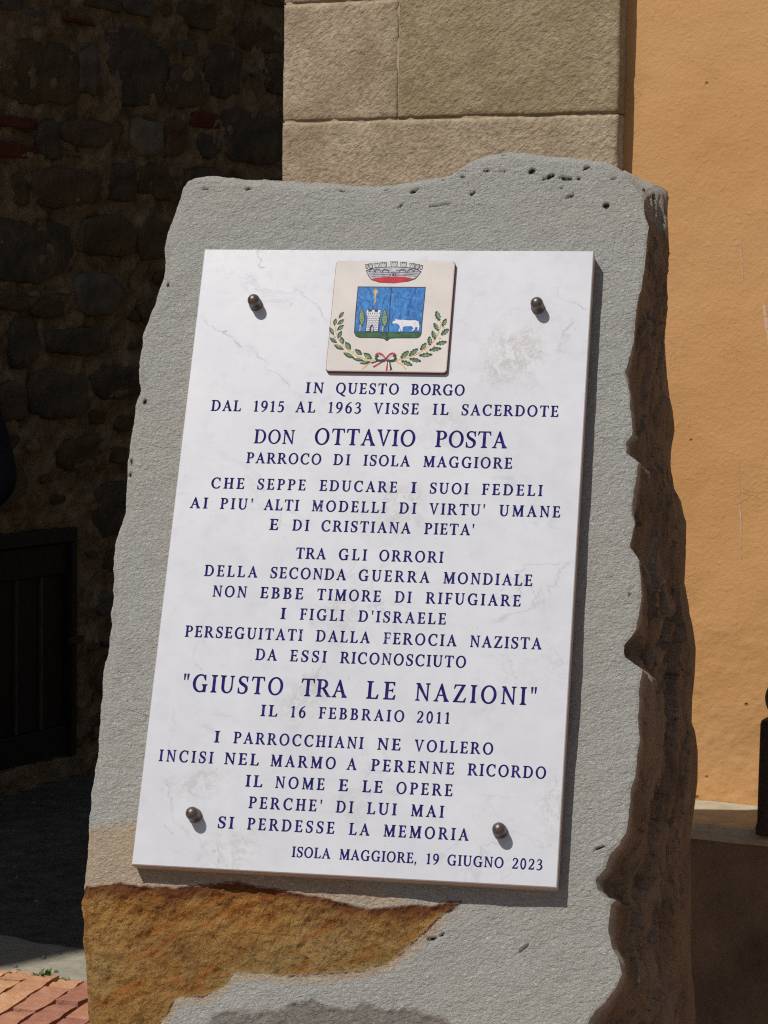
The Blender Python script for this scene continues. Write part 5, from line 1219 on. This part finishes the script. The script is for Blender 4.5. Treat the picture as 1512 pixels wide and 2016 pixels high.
# branches
def leaf(A_, x, y, ang, L, wd, oak):
    ca, sa = math.cos(ang), math.sin(ang)
    pr = [(0, 0), (.2, .55), (.4, .95), (.6, 1), (.8, .6), (1, 0), (.8, -.6), (.6, -1), (.4, -.95), (.2, -.55)] if not oak else [(0, 0), (.12, .6), (.25, .45), (.36, 1), (.5, .65), (.62, 1), (.75, .5), (.85, .6), (1, 0), (.85, -.6), (.75, -.5), (.62, -1), (.5, -.65), (.36, -1), (.25, -.45), (.12, -.6)]
    pts = [(x + (p * L) * ca - (q * wd) * sa, y + (p * L) * sa + (q * wd) * ca) for p, q in pr]; A_.poly(pts, g_leafd, 3)
    mid = [(x + (.16 + p * .7) * L * ca - (q * wd * .5 + wd * .16) * sa, y + (.16 + p * .7) * L * sa + (q * wd * .5 + wd * .16) * ca) for p, q in pr]; A_.poly(mid, g_leafl, 4)
    A_.line([(x, y), (x + L * .9 * ca, y + L * .9 * sa)], 3.5, g_leafd, 5)
la = Art('laurel_branch', tile)
la.line([(470, 1195), (520, 1150), (590, 1105), (500, 1095), (420, 1065), (340, 1010), (270, 945), (225, 880), (200, 800), (205, 770)], 10, g_gold, 2)
for (x, y, a, L, wd) in ((235, 690, -52, 85, 17), (190, 765, -75, 80, 19), (222, 752, -38, 88, 19), (216, 810, -38, 92, 20), (188, 858, -118, 95, 19), (225, 890, -62, 90, 20), (222, 935, 215, 95, 20), (258, 870, 75, 80, 24), (300, 920, 55, 100, 26), (290, 1000, 205, 115, 22), (395, 1085, 205, 130, 22), (395, 995, 38, 95, 24), (480, 1030, 36, 110, 26), (490, 1110, 190, 120, 17), (560, 1120, 172, 120, 18)): leaf(la, x, y, R_(a), L, wd, False)
for (x, y) in ((196, 872), (236, 962), (300, 1026), (382, 1018), (508, 1082)): la.poly([(x + 9 * math.cos(k), y + 8 * math.sin(k)) for k in np.linspace(0, 5.6, 8)], g_gold, 6)
la.build()
oa = Art('oak_branch', tile)
oa.line([(905, 1200), (870, 1150), (790, 1110), (900, 1085), (1000, 1050), (1090, 1000), (1170, 930), (1220, 850), (1250, 760), (1240, 700)], 10, g_gold, 2)
for (x, y, a, L, wd) in ((1235, 715, -108, 105, 30), (1262, 770, -62, 90, 24), (1226, 815, -120, 95, 24), (1250, 855, -38, 100, 28), (1195, 900, -110, 95, 25), (1200, 945, -12, 115, 24), (1140, 960, -92, 95, 27), (1130, 1005, -8, 130, 24), (1045, 1005, -50, 95, 26), (1030, 1058, -4, 140, 24), (930, 1062, -38, 120, 27), (935, 1090, 12, 125, 24), (850, 1085, -42, 110, 28), (855, 1110, 22, 125, 25)): leaf(oa, x, y, R_(a), L, wd, True)
for (x, y) in ((1238, 888), (1185, 968), (1110, 1022), (1275, 778)): oa.poly([(x + 11 * math.cos(k), y + 9 * math.sin(k)) for k in np.linspace(0, 5.6, 8)], g_gold, 6)
oa.build()
rb_ = Art('ribbon', tile)
def band(c, wd, mat, layer): rb_.line(c, wd, mat, layer)
for sx, x0 in ((-1, 695), (1, 712)):
    lp = [(x0, 1098), (x0 + sx * 30, 1060), (x0 + sx * 65, 1045), (x0 + sx * 92, 1070), (x0 + sx * 80, 1098), (x0 + sx * 40, 1106), (x0, 1100)]
    rb_.line([(x, y - 8) for x, y in lp[:4]], 26, g_red, 7); rb_.line([(x + 3, y + 6) for x, y in lp[:5]], 14, g_white, 8); rb_.line([(x, y + 8) for x, y in lp[2:]], 24, g_leafd, 9)
    rb_.line(lp, 4, g_ink, 10)
for (p, q) in (((690, 1105), (575, 1160)), ((735, 1108), (745, 1200))):
    d = (q[0] - p[0], q[1] - p[1]); L = math.hypot(*d); nn = (-d[1] / L, d[0] / L)
    for k, mt in ((-1, g_red if p[0] < 700 else g_leafd), (0, g_white), (1, g_leafd if p[0] < 700 else g_red)):
        s_ = 18 if p[0] < 700 else -18
        rb_.poly([(p[0] + nn[0] * k * 8, p[1] + nn[1] * k * 8), (p[0] + nn[0] * (k * 8 + 8), p[1] + nn[1] * (k * 8 + 8)), (q[0] + nn[0] * (k * 22 + 22) * (1 if s_ > 0 else 1), q[1] + nn[1] * (k * 22 + 22) + 8), (q[0] + nn[0] * k * 22, q[1] + nn[1] * k * 22)], mt, 6)
rb_.poly([(692, 1088), (716, 1088), (716, 1108), (692, 1108)], g_ink, 11).poly([(696, 1092), (712, 1092), (712, 1104), (696, 1104)], g_red, 12); rb_.build()
